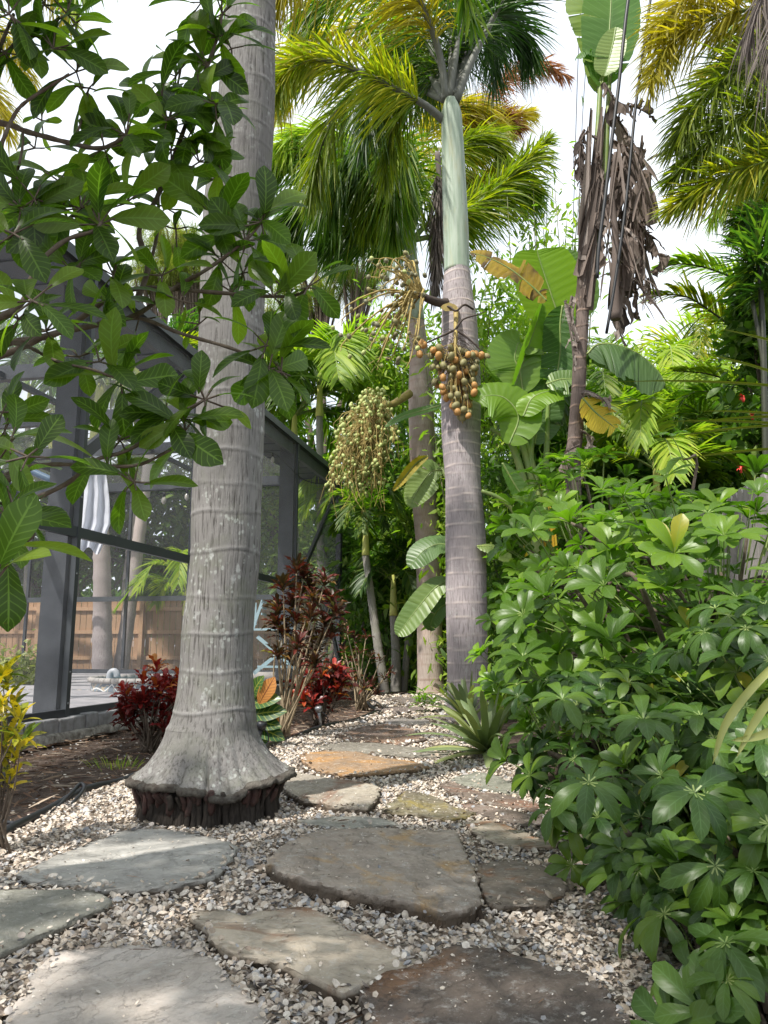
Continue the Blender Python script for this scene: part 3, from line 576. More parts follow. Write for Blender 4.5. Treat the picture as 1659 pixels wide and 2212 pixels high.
def frond(parent, pts, mat, L=.45, W=.03, n=220, plum=True, droop=.35, t0=.12, r=.018, a0=65, a1=28, rmat=None, nseg=4, irregular=.15, spread=1.0, updir=None, name="frond", tilt=.15):
    g = Geo(); p = spl(pts, 28); rr = np.linspace(r, r * .15, 28); tube(g, p, rr, 6, 1)
    n = int(n * (1.9 if plum else 1.4)); W = W * (.66 if plum else .8); s = np.sort(R.uniform(t0, 1, n)); i = s * 27; i0 = np.minimum(i.astype(int), 26); f = (i - i0)[:, None]; o = p[i0] * (1 - f) + p[i0 + 1] * f
    T = nrm(np.gradient(p, axis=0))[i0]; up = np.array([0, 0, 1.]) if updir is None else np.asarray(updir, float); S = nrm(np.cross(T, up) + 1e-4); U = np.cross(S, T)
    if plum: ph = R.uniform(0, 2 * math.pi, n)
    else: ph = np.where(np.arange(n) % 2 == 0, 0, math.pi) + R.normal(size=n) * .08 + np.where(np.arange(n) % 2 == 0, 1, -1) * tilt
    al = np.radians(a0 + (a1 - a0) * s + R.normal(size=n) * 8 * (1 if plum else .5))
    rad_ = S * np.cos(ph)[:, None] + U * np.sin(ph)[:, None]; d = T * np.cos(al)[:, None] + rad_ * np.sin(al)[:, None] * spread
    ln = L * np.interp(s, [0, .12, .35, .75, 1], [.4, .75, 1, .85, .35]) * (1 + R.normal(size=n) * irregular)
    side = T + (R.normal(size=(n, 3)) * (.5 if plum else .1))
    ribbons(g, o, d, ln, W * (1 + R.normal(size=n) * .15), side, droop * (1 + R.normal(size=n) * .25), nseg, np.clip(R.random(n) * .6 + R.random() * .4, 0, 1))
    return build(name, g, [mat, rmat or M['petG']], parent)
def fruitobj(tplname, mat, parent, c, r, org_obj=None):
    pass
_sph = {}
def sphere_mesh(key, mat, r=1.0, el=1.15):
    if key in _sph: return _sph[key]
    g = Geo(); seg, rg = 10, 7; V = []; 
    for a in range(rg + 1):
        ph = math.pi * a / rg
        for b in range(seg): t = 2 * math.pi * b / seg; V.append([r * math.sin(ph) * math.cos(t), r * math.sin(ph) * math.sin(t), -r * el * math.cos(ph)])
    f = [[a * seg + b, a * seg + (b + 1) % seg, (a + 1) * seg + (b + 1) % seg, (a + 1) * seg + b] for a in range(rg) for b in range(seg)]
    g.add(V, f); o = build("fruit", g, mat); me = o.data; bpy.data.objects.remove(o); _sph[key] = me; return me
def fruits(parent_cluster, centers, r, mats):
    org = ORG[parent_cluster.name]
    for c in centers:
        mk = mats[R.integers(len(mats))]; o = bpy.data.objects.new("fruit", sphere_mesh(mk, M[mk])); sc.collection.objects.link(o); o.parent = parent_cluster
        o.location = tuple(c - org); s = r * R.uniform(.85, 1.12); o.scale = (s, s, s * R.uniform(1.0, 1.18)); o.rotation_euler = (R.uniform(-.7, .7), R.uniform(-.7, .7), R.uniform(0, 6))

# --- the thick palm at the left
Y1 = 3.58; base1 = P(440, 1740, Y1); base1[2] = 0
pr = empty("palm_tree", base1, "thick grey palm trunk with a flared base over dark exposed roots", "palm tree")
rows = [(458, 1572, 96), (463, 1552, 91), (466, 1500, 82), (468, 1436, 77), (471, 1360, 76), (478, 1291, 74), (487, 1200, 74), (489, 1100, 74), (498, 900, 73), (501, 691, 69), (511, 450, 70), (530, 250, 62), (537, 120, 57), (543, 0, 52), (549, -120, 49), (552, -260, 46), (554, -420, 42)]
tr, cc1, rr1 = trunk("trunk", rows, Y1, M['bark1'], pr, (.17, .11), 64, .03, .2, .008, False)
# torn skirt of bark
g = Geo(); seg = 200; c0 = cc1[0]; th = np.linspace(0, 2 * math.pi, seg, endpoint=False); V = []; A = []
lip = np.array([.356 + .034 * mn.noise((math.cos(t) * 1.6, math.sin(t) * 1.6, 4)) + .020 * mn.noise((math.cos(t) * 6, math.sin(t) * 6, 4)) + .010 * mn.noise((math.cos(t) * 19, math.sin(t) * 19, 7)) for t in th]); zl = np.array([.178 + .022 * mn.noise((math.cos(t) * 1.5, math.sin(t) * 1.5, 9)) + .010 * mn.noise((math.cos(t) * 9, math.sin(t) * 9, 9)) + .009 * mn.noise((math.cos(t) * 21, math.sin(t) * 21, 2)) for t in th])
zl -= .022 * np.exp(-((th - 5.1) / .22) ** 4); lip += .012 * np.exp(-((th - 5.1) / .22) ** 4) - .02 * np.exp(-((th - 5.42) / .05) ** 2) - .02 * np.exp(-((th - 4.5) / .035) ** 2) - .035 * np.exp(-((th - 4.88) / .03) ** 2) - .03 * np.exp(-((th - 3.9) / .05) ** 2)
r0 = rr1[1] * 1.0; z0 = cc1[1, 2]
SKP = [(q_, 0) for q_ in np.linspace(0, 1, 17)] + [(1.012, -.009), (.99, -.02), (.9, -.016), (.6, .0), (.3, .03)]
for kk_, (q, dz) in enumerate(SKP):
    rr = r0 + (lip - r0) * (q ** 1.35 if kk_ < 17 else q); zz = z0 + (zl - z0) * ((1 - (1 - q) ** 1.45) if kk_ < 17 else 1) + dz
    ro = np.array([.0045 * mn.noise((math.cos(t) * 22, math.sin(t) * 22, 3 + kk_ * .15)) + (.006 * mn.noise((math.cos(t) * 50, math.sin(t) * 50, kk_ * .8)) if q > .93 else 0) for t in th]) * min(1, q * 2.5)
    V.append(np.stack([c0[0] + (rr + ro) * np.cos(th), c0[1] + (rr + ro) * np.sin(th), zz + ro * .4], 1)); ck_ = np.array([np.clip((mn.noise((math.cos(t) * 34, math.sin(t) * 34, kk_ * .22)) - .22) * 5, 0, 1) for t in th]) * min(1, max(0, q - .25) * 2); A.append(np.stack([0 * ck_, ck_, 0 * ck_ + .5], 1))
nn = len(V); i, j = np.meshgrid(np.arange(nn - 1), np.arange(seg), indexing='ij'); i = i.ravel(); j = j.ravel(); k = (j + 1) % seg; ff = np.stack([i * seg + j, (i + 1) * seg + j, (i + 1) * seg + k, i * seg + k], 1)
g.add(np.array(V), ff[i < 14], np.array(A).reshape(-1, 3), 0); g.Q.append((ff[i >= 14], 1))
build("bark_skirt", g, [M['bark1'], M['crust']], pr)
g = Geo(); cx, cy = c0[0], c0[1]
for tier, (ra, rb, zt_, zb_, nr_, rad0) in enumerate([(.325, .295, .15, .075, 84, .0125), (.285, .30, .14, -.03, 76, .015), (.26, .285, .16, -.03, 60, .018), (.295, .315, .09, -.03, 40, .012)]):
    for q in range(nr_):
        t = 2 * math.pi * (q + R.uniform(-.35, .35)) / nr_; wob = 1 + .09 * mn.noise((math.cos(t) * 1.3, math.sin(t) * 1.3, 5)) + .05 * mn.noise((math.cos(t) * 5, math.sin(t) * 5, 5)); a_ = ra * R.uniform(.93, 1.02) * min(wob, 1.02); b_ = rb * R.uniform(.9, 1.06) * wob; zb = zb_ + (R.uniform(-.03, .045) if tier == 0 else 0); zt2 = zt_ + R.uniform(-.01, .02)
        pts = [(cx + a_ * math.cos(t), cy + a_ * math.sin(t), zt2), (cx + (a_ * .6 + b_ * .4) * math.cos(t + .02), cy + (a_ * .6 + b_ * .4) * math.sin(t + .02), zt2 * .55 + zb * .45), (cx + b_ * math.cos(t + R.uniform(-.03, .03)), cy + b_ * math.sin(t), zb)]
        rk = rad0 * R.uniform(.55, 1.25); tube(g, spl(pts, 7), rk * np.array([.9, 1, 1.1, .95, 1.15, 1.1, .7 if tier == 0 else 1.2]) * R.uniform(.9, 1.1, 7), 7, 0 if tier == 0 and R.random() < .7 else 1)
build("root_mass", g, [M['rootR'], M['rootD']], pr)
g = Geo(); tube(g, [(cx, cy, -.02), (cx, cy, .1), (cx, cy, .22)], [.27, .26, .23], 32); build("root_core", g, M['rootD'], pr)
top1 = cc1[-1]; g = Geo(); tube(g, [top1, top1 + [0.02, 0, .5], top1 + [.03, 0, 1.0]], [.10, .11, .05], 24); build("crownshaft", g, M['shaft'], pr)
for q in range(10):
    az = q * 2.4; e = R.uniform(.2, 1.2); c = top1 + np.array([.03, 0, .95]); hx = np.array([math.cos(az), math.sin(az), 0])
    frond(pr, [c, c + hx * .5 + [0, 0, .55 * e], c + hx * 1.25 + [0, 0, .75 * e], c + hx * 1.95 + [0, 0, .35 * e - .3], c + hx * 2.3 + [0, 0, -.7]], M['palmG'], .5, .035, 170)

pr = empty("palm_tree", [-7.5, 9.5, 0], "yellowish palm whose frond tips show behind the near tree at upper left", "palm tree")
g = Geo(); tube(g, spl([[-7.5, 9.5, 0], [-7.3, 9.5, 3], [-7.2, 9.5, 6.5]], 40), np.linspace(.2, .14, 40), 16); build("trunk", g, M['barkD'], pr)
for pts in ([(-420, 60), (-250, -40), (-100, 0), (10, 80), (70, 190)], [(-420, 80), (-250, 60), (-120, 110), (-30, 190), (20, 290)], [(-420, 40), (-240, -120), (-60, -120), (80, -60), (150, 40)], [(-420, 90), (-300, 180), (-200, 260), (-100, 330)], [(-420, 60), (-500, -60), (-620, -40), (-700, 120)]):
    frond(pr, PP(pts, 9.5), M['palmY'], .6, .03, 260, droop=.45, r=.04)

# --- the second palm, rosy trunk with orange fruit
Y2 = 7.83; b2 = P(1008, 1560, Y2); b2[2] = 0
pr = empty("palm_tree", b2, "rosy grey ringed palm with a pale green crownshaft and orange fruit in the centre", "palm tree")
rows = [(1008, 1580, 52), (1008, 1565, 48), (1010, 1520, 45), (1010, 1440, 44), (1007, 1300, 44), (1006, 1171, 44), (1000, 1041, 38), (996, 941, 42), (995, 816, 43), (992, 691, 38), (989, 640, 33), (987, 578, 27)]
tr, cc, rr = trunk("trunk", rows, Y2, M['bark2'], pr, (.135, .085), 44, .05, .2, .012)
g = Geo(); c = spl(PP([(987, 590), (986, 540), (984, 480), (981, 400), (978, 320), (975, 250), (973, 215)], Y2), 40); rr_ = np.interp(np.linspace(0, 1, 40), [0, .06, .3, .6, .85, 1], [pxm(28, c[0]), pxm(27.5, c[0]), pxm(27.5, c[10]), pxm(25, c[20]), pxm(22, c[30]), pxm(12, c[-1])]); tube(g, c, rr_, 32); build("crownshaft", g, M['shaft'], pr)
def pf(l, Y): return PP([(a[0], a[1], Y + (a[2] if len(a) > 2 else 0)) for a in l])
K2 = dict(rmat=M['petiole'], r=.05)
frond(pr, pf([(960, 262), (925, 232, -.1), (880, 205, -.2), (800, 165, -.4), (700, 130, -.6), (630, 150, -.8), (590, 215, -.9)], Y2), M['palmYG'], .62, .03, 330, t0=.25, **K2)
frond(pr, pf([(965, 215), (950, 120), (915, 20, -.2), (860, -70, -.4), (760, -130, -.6), (640, -90, -.8), (580, 20, -.9)], Y2), M['palmY'], .75, .032, 330, t0=.22, droop=.7, **K2)
frond(pr, pf([(967, 215), (955, 150, .2), (900, 60, .4), (820, 0, .6), (720, -10, .8), (640, 50, 1.0)], Y2), M['palmG'], .7, .03, 320, t0=.2, droop=.6, **K2)
frond(pr, pf([(970, 210), (985, 120), (1003, 20), (1012, -80), (1030, -200, -.3)], Y2), M['palmDK'], .8, .03, 200, t0=.3, **K2)
frond(pr, pf([(970, 210), (975, 100, .2), (968, -30, .4), (960, -160, .6)], Y2), M['palmDK'], .8, .03, 200, t0=.3, **K2)
frond(pr, pf([(985, 220), (1015, 140), (1050, 70), (1083, 5, -.1), (1120, -80, -.2), (1200, -160, -.3), (1320, -150, -.4)], Y2), M['palmDK'], .75, .03, 300, t0=.42, **K2)
frond(pr, pf([(985, 215), (1020, 90, .5), (1070, 40, .8), (1120, 60, 1.0), (1150, 130, 1.1)], Y2), M['palmDK'], .62, .026, 300, t0=.15, droop=.6, **K2)
frond(pr, pf([(982, 205), (1000, 90, .8), (1030, 40, 1.2), (1060, 60, 1.4), (1070, 180, 1.5)], Y2), M['palmDK'], .62, .026, 320, t0=.1, droop=.7, **K2)
frond(pr, pf([(965, 215), (930, 110, .8), (890, 60, 1.2), (850, 90, 1.5), (820, 200, 1.6)], Y2), M['palmG'], .65, .028, 320, t0=.1, droop=.7, **K2)
frond(pr, pf([(962, 215), (920, 150, .6), (870, 130, 1.0), (810, 190, 1.1), (780, 330, 1.1)], Y2), M['palmDK'], .6, .028, 320, t0=.1, droop=.7, **K2)
frond(pr, pf([(962, 215), (900, 120, .9), (820, 60, 1.3), (720, 70, 1.6), (640, 130, 1.8), (600, 240, 1.9)], Y2), M['palmY'], .7, .03, 320, t0=.15, droop=.6, **K2)
frond(pr, pf([(962, 215), (900, 190, .9), (820, 170, 1.3), (740, 220, 1.6), (690, 330, 1.8), (670, 430, 1.9)], Y2), M['palmYG'], .6, .03, 320, t0=.15, droop=.7, **K2)
frond(pr, pf([(965, 215), (920, 180, .7), (890, 180, 1.1), (850, 260, 1.3), (830, 400, 1.4)], Y2), M['palmYG'], .5, .028, 300, t0=.15, droop=.7, **K2)
# fruit
Yf = Y2 - .36
g = Geo(); tube(g, spl(PP([(985, 668, Y2 - .2), (985, 690, Y2 - .26), (984, 740, Yf), (982, 800, Yf), (988, 880, Yf), (1000, 915, Yf)]), 20), np.linspace(.03, .006, 20), 8, 0)
cent = []; hull = [(930, 752), (950, 740), (975, 748), (1000, 755), (1030, 762), (1034, 800), (1028, 835), (1022, 870), (1012, 900), (1000, 916), (982, 896), (962, 860), (938, 825), (930, 790)]
tries = 0
while len(cent) < 92 and tries < 60000:
    tries += 1; u = R.uniform(900, 1060); v = R.uniform(735, 925)
    if not inpoly(np.array([u]), np.array([v]), hull)[0]: continue
    dd = R.uniform(-.11, .13); 
    if all((u - a) ** 2 + (v - b) ** 2 + ((dd - c) * 210) ** 2 > 13.4 ** 2 for a, b, c in cent): cent.append((u, v, dd))
for u, v in [(915, 745), (931, 768), (910, 742), (1052, 770), (1028, 765), (1040, 768), (1022, 772), (906, 765)]: cent.append((u, v, 0))
FC = np.array([P(u, v, Yf + d_) for u, v, d_ in cent])
for c in FC:
    u_ = R.uniform(0, .75); st = P(984 + R.uniform(-3, 3), 735 + 110 * u_, Yf); tube(g, spl([st, (st + c) / 2 + [R.normal() * .02, R.normal() * .02, .02], c], 5), .0035, 4, 0, cap=False)
for q in range(90):
    st = P(984, R.uniform(715, 800), Yf); dd = rdir(1)[0] * [1, .6, 1]; L_ = R.uniform(.12, .42); tube(g, spl([st, st + dd * L_ * .5, st + dd * L_ + [0, 0, -L_ * .45]], 6), .0025, 3, 1, cap=False)
for l in [[(984, 712), (945, 730), (905, 748), (880, 760)], [(984, 712), (1010, 730), (1040, 758), (1062, 790)], [(984, 712), (1000, 690), (1030, 680), (1050, 672)]]: tube(g, spl(PP(l, Y2 - .33), 10), np.linspace(.014, .004, 10), 6, 1)
fc = build("fruit_cluster", g, [M['twigO'], M['twigD']], pr); fruits(fc, FC, .034, ['frO', 'frO', 'frG', 'frG', 'frG'])
g = Geo(); c = PP([(985, 655), (985, 668)], Y2 - .33); ribbons(g, P(970, 672, Y2 - .33), [0, -.1, 1], .09, .17, [1, 0, 0], 0, 4, .8); tube(g, spl(PP([(958, 668, Y2 - .29), (970, 662, Y2 - .34), (985, 672, Y2 - .37), (1003, 658, Y2 - .34), (1022, 668, Y2 - .25)]), 14), .012, 6, 1); build("fruit_bract", g, [M['twigO'], M['twigD']], pr)
# upper, dark spent bunch reaching left
g = Geo(); st = P(955, 655, Y2 - .15); tube(g, spl([P(962, 655, Y2 - .1), st, P(930, 648, Y2 - .3), P(905, 635, Y2 - .35)], 10), np.linspace(.06, .035, 10), 8, 1)
FC = []
for q in range(34):
    a = P(905 + R.uniform(-12, 12), 632 + R.uniform(-8, 8), Y2 - .35); e = P(R.uniform(745, 905), R.uniform(555, 770), Y2 - .35 + R.uniform(-.35, .35)); mid = (a + e) / 2 + [0, 0, R.uniform(.02, .16)]; pth = spl([a, mid, e, e + [-.05, 0, -.12]], 14); tube(g, pth, np.linspace(.014, .004, 14), 5, 0, cap=False)
    for w_ in range(5):
        s0 = pth[R.integers(4, 13)]; e2 = s0 + rdir(1)[0] * .14 + [0, 0, -.05]; tube(g, [s0, e2], .003, 3, 0, cap=False); 
        if R.random() < .85: FC.append(e2)
fc = build("spent_fruit_cluster", g, [M['twigO'], M['twigD']], pr); FC = np.array(FC)[:98]; fruits(fc, FC, .023, ['frK', 'frG', 'frK', 'frL'])

# --- third palm behind
Y3 = 12.0; b3 = P(930, 1495, Y3); b3[2] = 0
pr = empty("palm_tree", b3, "palm with a sunlit pinkish upper trunk and green fruit behind the central palm", "palm tree")
rows = [(932, 1500, 34), (930, 1470, 28), (928, 1380, 27), (926, 1200, 27), (917, 1080, 27), (912, 960, 28), (909, 850, 27), (905, 760, 20), (898, 690, 18)]
trunk("trunk", rows, Y3, M['bark3'], pr, (.2, .14), 32, .07, .12, .03)
g = Geo(); c = spl(PP([(898, 695), (893, 620), (888, 560), (885, 500)], Y3), 16); tube(g, c, np.linspace(.15, .09, 16), 20); build("crownshaft", g, M['shaft'], pr)
for pts, m_, L_, n_, dr in [
 ([(885, 520), (850, 440), (780, 385), (690, 350), (620, 340), (585, 370)], 'palmG', .95, 380, .55),
 ([(885, 520), (840, 400), (760, 320), (670, 290), (600, 320, -.4)], 'palmLime', .9, 380, .6),
 ([(885, 520), (860, 470), (790, 440), (700, 430), (640, 460), (615, 500)], 'palmDK', .95, 380, .6),
 ([(885, 510), (850, 400, -.5), (790, 340, -.8), (730, 360, -1), (700, 440, -1)], 'palmG', .95, 360, .7),
 ([(886, 500), (865, 370, -.4), (830, 300, -.6), (800, 350, -.8), (790, 480, -.8)], 'palmYG', .9, 360, .8),
 ([(886, 500), (880, 380, -.6), (865, 310, -1), (850, 380, -1.1), (850, 520, -1.1)], 'palmG', .85, 340, .8),
 ([(890, 520), (930, 480), (1000, 460), (1080, 400), (1140, 350), (1180, 300)], 'palmYG', .8, 380, .45),
 ([(890, 520), (960, 500, .3), (1030, 440, .4), (1100, 410, .5), (1150, 410, .5)], 'palmG', .85, 360, .5),
 ([(890, 500), (930, 380, .3), (990, 320, .5), (1050, 300, .6), (1090, 340, .6)], 'palmYG', .8, 340, .6),
 ([(888, 500), (900, 350, .6), (950, 250, .9), (1020, 230, 1), (1080, 270, 1.)], 'palmY', .8, 340, .6),
 ([(885, 520), (830, 500, .3), (760, 500, .5), (700, 520, .6)], 'palmDK', .8, 320, .6)]:
    frond(pr, pf(pts, Y3), M[m_], L_, .042, n_, droop=dr, r=.05, rmat=M['petG'])
frond(pr, pf([(945, 330), (950, 420), (945, 520), (938, 640)], Y3 - 1), M['palmGrey'], .45, .03, 300, droop=.5, a0=25, a1=15, r=.05, rmat=M['palmGrey'])
g = Geo(); st = P(885, 850, Y3 - .25); hub = P(812, 905, Y3 - .9); tube(g, spl([st, P(850, 872, Y3 - .5), P(815, 880, Y3 - .8)], 10), np.linspace(.07, .04, 10), 8, 0); FC = []
for q in range(170):
    e = np.array([P(R.normal() * 34 + 795, 905 + abs(R.normal()) * 55, Y3 - .9 + R.uniform(-.4, .4))])[0] if False else P(812 - q * .28 + R.uniform(-1, 1) * (18 + 42 * min(1, q / 50)), 850 + q * 1.05 + R.uniform(-14, 14), Y3 - .9 + R.uniform(-.35, .35)); a = P(815, 880, Y3 - .8); pth = spl([a, (a + e) / 2 + rdir(1)[0] * .1, e, e + [0, 0, -R.uniform(.1, .35)]], 9); tube(g, pth, .006, 3, 0, cap=False)
    for w_ in range(3): FC.append(pth[R.integers(4, 9)] + rdir(1)[0] * .06)
    for w_ in range(2):
        s0 = pth[R.integers(3, 9)]; tube(g, spl([s0, s0 + rdir(1)[0] * [.12, .12, .06] + [0, 0, -.1], s0 + rdir(1)[0] * [.16, .16, .1] + [0, 0, -R.uniform(.2, .45)]], 6), .004, 3, 0, cap=False)
fc = build("fruit_cluster", g, M['twigO'], pr); FC = np.array(FC); FC = FC[R.permutation(len(FC))]; fruits(fc, FC[:100], .031, ['frL']); 
g = Geo(); me = sphere_mesh('frL', M['frL']); vs = np.array([v.co[:] for v in me.vertices]); fs = np.array([p.vertices[:] for p in me.polygons if len(p.vertices) == 4])
for c in FC[100:]: g.add(vs * R.uniform(.020, .030) + c, fs)
tag(build("small_fruits", g, M['frL'], fc), kind="stuff")
# brown and orange fronds of a palm farther back
Y4 = 13.5; b4 = P(960, 1480, Y4); b4[2] = 0
pr = empty("palm_tree", b4, "palm with brown and orange dying fronds, hidden behind the central palm", "palm tree")
trunk("trunk", [(962, 1480, 15), (965, 1000, 14), (975, 600, 12), (985, 400, 11), (990, 340, 9)], Y4, M['barkD'], pr, (.25, .2), 20, .05, .1, .06)
for pts, m_, L_ in [([(990, 340), (1015, 270), (1060, 200), (1110, 155), (1170, 140), (1225, 165)], 'palmOld', .5), ([(990, 340), (1010, 290), (1040, 260), (1080, 250), (1120, 270)], 'palmOld', .6),
  ([(990, 340), (1010, 330), (1050, 300), (1100, 260), (1150, 240)], 'palmY', .6), ([(990, 340), (1000, 380), (1020, 400), (1060, 380), (1090, 360)], 'palmY', .7), ([(990, 340), (940, 200), (890, 150), (830, 180)], 'palmDK', .9)]:
    frond(pr, pf(pts, Y4), M[m_], L_, .03, 360, droop=.45, r=.05, rmat=M['petDK'])

# ------------------------------------------------------------------ pool enclosure
DK = 0.18
B0 = G(145, 1547, DK); wd = np.array([.1977, .9803, 0.]); wn = np.array([-wd[1], wd[0], 0])   # wall direction, inward normal
up3 = np.array([0, 0, 1.])
def W(s, z, q=0.0): return np.array([B0[0], B0[1], 0]) + wd * s + wn * q + up3 * z
ZE = None
for z_ in np.arange(2, 6, .005):     # eave height from its pixel line
    p_ = W(5.94, z_); 
    if 1106 - F * ((-(p_[1]) * SP + (p_[2] - H) * CP) / cdep(p_)) < 955: ZE = z_; break
def zat(s, v):
    for z_ in np.arange(0, 6, .004):
        p_ = W(s, z_)
        if 1106 - F * ((-(p_[1]) * SP + (p_[2] - H) * CP) / cdep(p_)) < v: return z_
ZR = zat(0, 1150); SC = 8.83
print("eave", ZE, "rail", ZR)
m, nt_, p, o = newmat("insect_screen"); k = N(nt_); lw = k.node("ShaderNodeLayerWeight"); lw.inputs[0].default_value = .5
fac = k.ramp(lw.outputs["Facing"], [(0, .12), (.6, .19), (.85, .32), (.97, .85)])
df = k.node("ShaderNodeBsdfDiffuse"); df.inputs[0].default_value = (.32, .325, .33, 1); tl = k.node("ShaderNodeBsdfTranslucent"); tl.inputs[0].default_value = (.28, .285, .29, 1)
m1 = k.node("ShaderNodeMixShader"); m1.inputs[0].default_value = .4; nt_.links.new(df.outputs[0], m1.inputs[1]); nt_.links.new(tl.outputs[0], m1.inputs[2])
tp = k.node("ShaderNodeBsdfTransparent"); m2 = k.node("ShaderNodeMixShader"); nt_.links.new(fac, m2.inputs[0]); nt_.links.new(tp.outputs[0], m2.inputs[1]); nt_.links.new(m1.outputs[0], m2.inputs[2]); nt_.links.new(m2.outputs[0], o.inputs[0]); M['screen'] = m
enc = empty("pool_enclosure", W(0, 0), "dark bronze aluminium screen enclosure around the pool on the left", "pool enclosure")
AX = [wd, wn, up3]
posts = [-8.4, -6.3, -4.2, -2.1, 0, 2.19, 4.07, 5.94, SC]
for s in posts:
    g = Geo(); box(g, W(s, (DK + ZE) / 2, .026), .026, .026, (ZE - DK) / 2, AX, 1)
    if s in (0, 5.94, -4.2): box(g, W(s - .02, (DK + ZE) / 2, .17), .045 if s == 0 else .06, .105 if s == 0 else .12, (ZE - DK) / 2 - .002, AX, 0)
    if s == SC: box(g, W(s - .045, (DK + ZE) / 2, .06), .04, .05, (ZE - DK) / 2 - .003, AX, 0)
    build("post", g, [M['alum'], M['alumL']], enc, False)
g = Geo(); box(g, W((SC - 8.4) / 2, DK + .028, .026), (SC + 8.4) / 2 - .03, .022, .028, AX); build("sill_rail", g, M['alum'], enc, False)
g = Geo(); box(g, W((SC - 8.4) / 2, ZR, .03), (SC + 8.4) / 2 - .03, .022, .045, AX); build("chair_rail", g, M['alumL'], enc, False)
g = Geo(); box(g, W((SC - 8.4) / 2, ZE + .02, .05), (SC + 8.4) / 2 + .03, .06, .05, AX, 1); box(g, W((SC - 8.4) / 2, ZE - .14, .09), (SC + 8.4) / 2 - .05, .03, .09, AX, 0); build("eave_gutter", g, [M['alum'], M['alumL']], enc, False)
ww = 11.0
for hz, nm in ((ZR, "chair_rail"), (DK + .03, "sill_rail"), (ZE, "eave_beam")):
    g = Geo(); box(g, W(SC, hz, ww / 2 + .1), .028, ww / 2, .05 if nm != "eave_beam" else .09, AX); build(nm, g, M['alumL'] if nm == "chair_rail" else M['alum'], enc, False)
for q in (2.3, 4.6, 6.9, 9.2):
    g = Geo(); box(g, W(SC, (DK + ZE) / 2, q), .028, .028, (ZE - DK) / 2 - .1, [wd, wn, up3]); build("post", g, M['alum'], enc, False)
# brace in the last bays
g = Geo(); beam(g, W(SC - .08, ZE - .18, .05), W(5.94 + .25, DK + 1.6, .05), .09, .05, wn, 0); build("brace", g, M['alum'], enc, False)
g = Geo(); beam(g, W(SC - 1.0, ZR - .1, .05), W(SC - .06, DK + .35, .05), .08, .05, wn, 0); build("brace", g, M['alum'], enc, False)
g = Geo(); beam(g, W(2.19, ZE - .1, .22), W(.1, ZR + .6, .22), .11, .05, wn, 0); build("brace", g, M['alum'], enc, False)
g = Geo(); beam(g, W(-.1, ZR + .05, .35), W(-1.9, ZR + 1.5, .6), .09, .05, wn, 0); build("brace", g, M['alum'], enc, False)
# roof: solid strip along the eave then beams and mesh
g = Geo(); box(g, W((SC - 8.4) / 2, ZE + .035, .50), (SC + 8.4) / 2 - .05, .38, .03, AX)
for s in np.arange(-8, SC, .45): box(g, W(s, ZE - .004, .52), .012, .36, .006, AX)
build("roof_panel", g, M['roofp'], enc, False)
for s in posts:
    g = Geo(); box(g, W(s, ZE + .02, ww / 2 + .9), .045, ww / 2, .09, AX); build("roof_beam", g, M['alum'], enc, False)
for q in (2.6, 5.2, 7.8):
    g = Geo(); box(g, W((SC - 8.4) / 2, ZE - .02, q), (SC + 8.4) / 2 - .1, .03, .035, AX); build("roof_purlin", g, M['alum'], enc, False)
def quad(g, a, b, c, d): g.add([a, b, c, d], [[0, 1, 2, 3]])
for a_, b_ in zip(posts[:-1], posts[1:]):
    for z0_, z1_ in ((DK + .06, ZR - .05), (ZR + .05, ZE - .05)):
        g = Geo(); quad(g, W(a_ + .055, z0_, .018), W(b_ - .055, z0_, .018), W(b_ - .055, z1_, .018), W(a_ + .055, z1_, .018)); build("screen", g, M['screen'], enc, False)
for z0_, z1_ in ((DK + .08, ZR - .05), (ZR + .05, ZE - .1)):
    g = Geo(); quad(g, W(SC, z0_, .1), W(SC, z0_, ww), W(SC, z1_, ww), W(SC, z1_, .1)); build("screen", g, M['screen'], enc, False)
g = Geo(); quad(g, W(-8.4, ZE + .11, .9), W(SC, ZE + .11, .9), W(SC, ZE + .11, ww), W(-8.4, ZE + .11, ww)); build("roof_screen", g, M['screen'], enc, False)
g = Geo()
for s_, z_ in ((0, DK + .1), (0, DK + .35), (0, ZR - .35), (0, ZR + .3), (5.94, DK + 2.2), (5.94, ZE - .25), (5.94, ZE - .3)): tube(g, [W(s_, z_, -.004), W(s_, z_, .01)], .009, 8)
build("screw", g, M['steel'], enc)
# deck, footing
def pavemat():
    m, nt_, p, o = newmat("deck_pavers"); k = N(nt_); ob = k.obj(); b = k.node("ShaderNodeTexBrick"); k.inp(b.inputs["Vector"], k.map(ob, (1, 1, 1), (0, 0, 0), (0, 0, .2))); b.inputs["Scale"].default_value = 2.6; b.inputs["Mortar Size"].default_value = .012
    b.inputs["Color1"].default_value = (.34, .33, .35, 1); b.inputs["Color2"].default_value = (.24, .235, .25, 1); b.inputs["Mortar"].default_value = (.12, .115, .11, 1)
    c = k.mix(k.ramp(k.noise(ob, 4, 6, .7), [(.4, 0.0), (.65, .6)]), b.outputs[0], (.42, .39, .4)); k.inp(p.inputs["Base Color"], c); p.inputs["Roughness"].default_value = .7; k.inp(p.inputs["Normal"], k.bump(k.noise(ob, 18, 6, .7), .4, .01)); return m
g = Geo(); box(g, W(0, DK / 2 - .02, 6), 9.4, 5.93, DK / 2 + .015, AX); o = build("pool_deck", g, pavemat(), smooth=False); tag(o, kind="structure")
pv = plain("footing_paver", (.33, .33, .34), .85, 0, .3, 9, .6, (.17, .165, .16), .2)
root = empty("paver_footing", W(0, 0), "row of upright grey paver blocks edging the pool deck", "retaining wall")
s = -7.0; bk = []
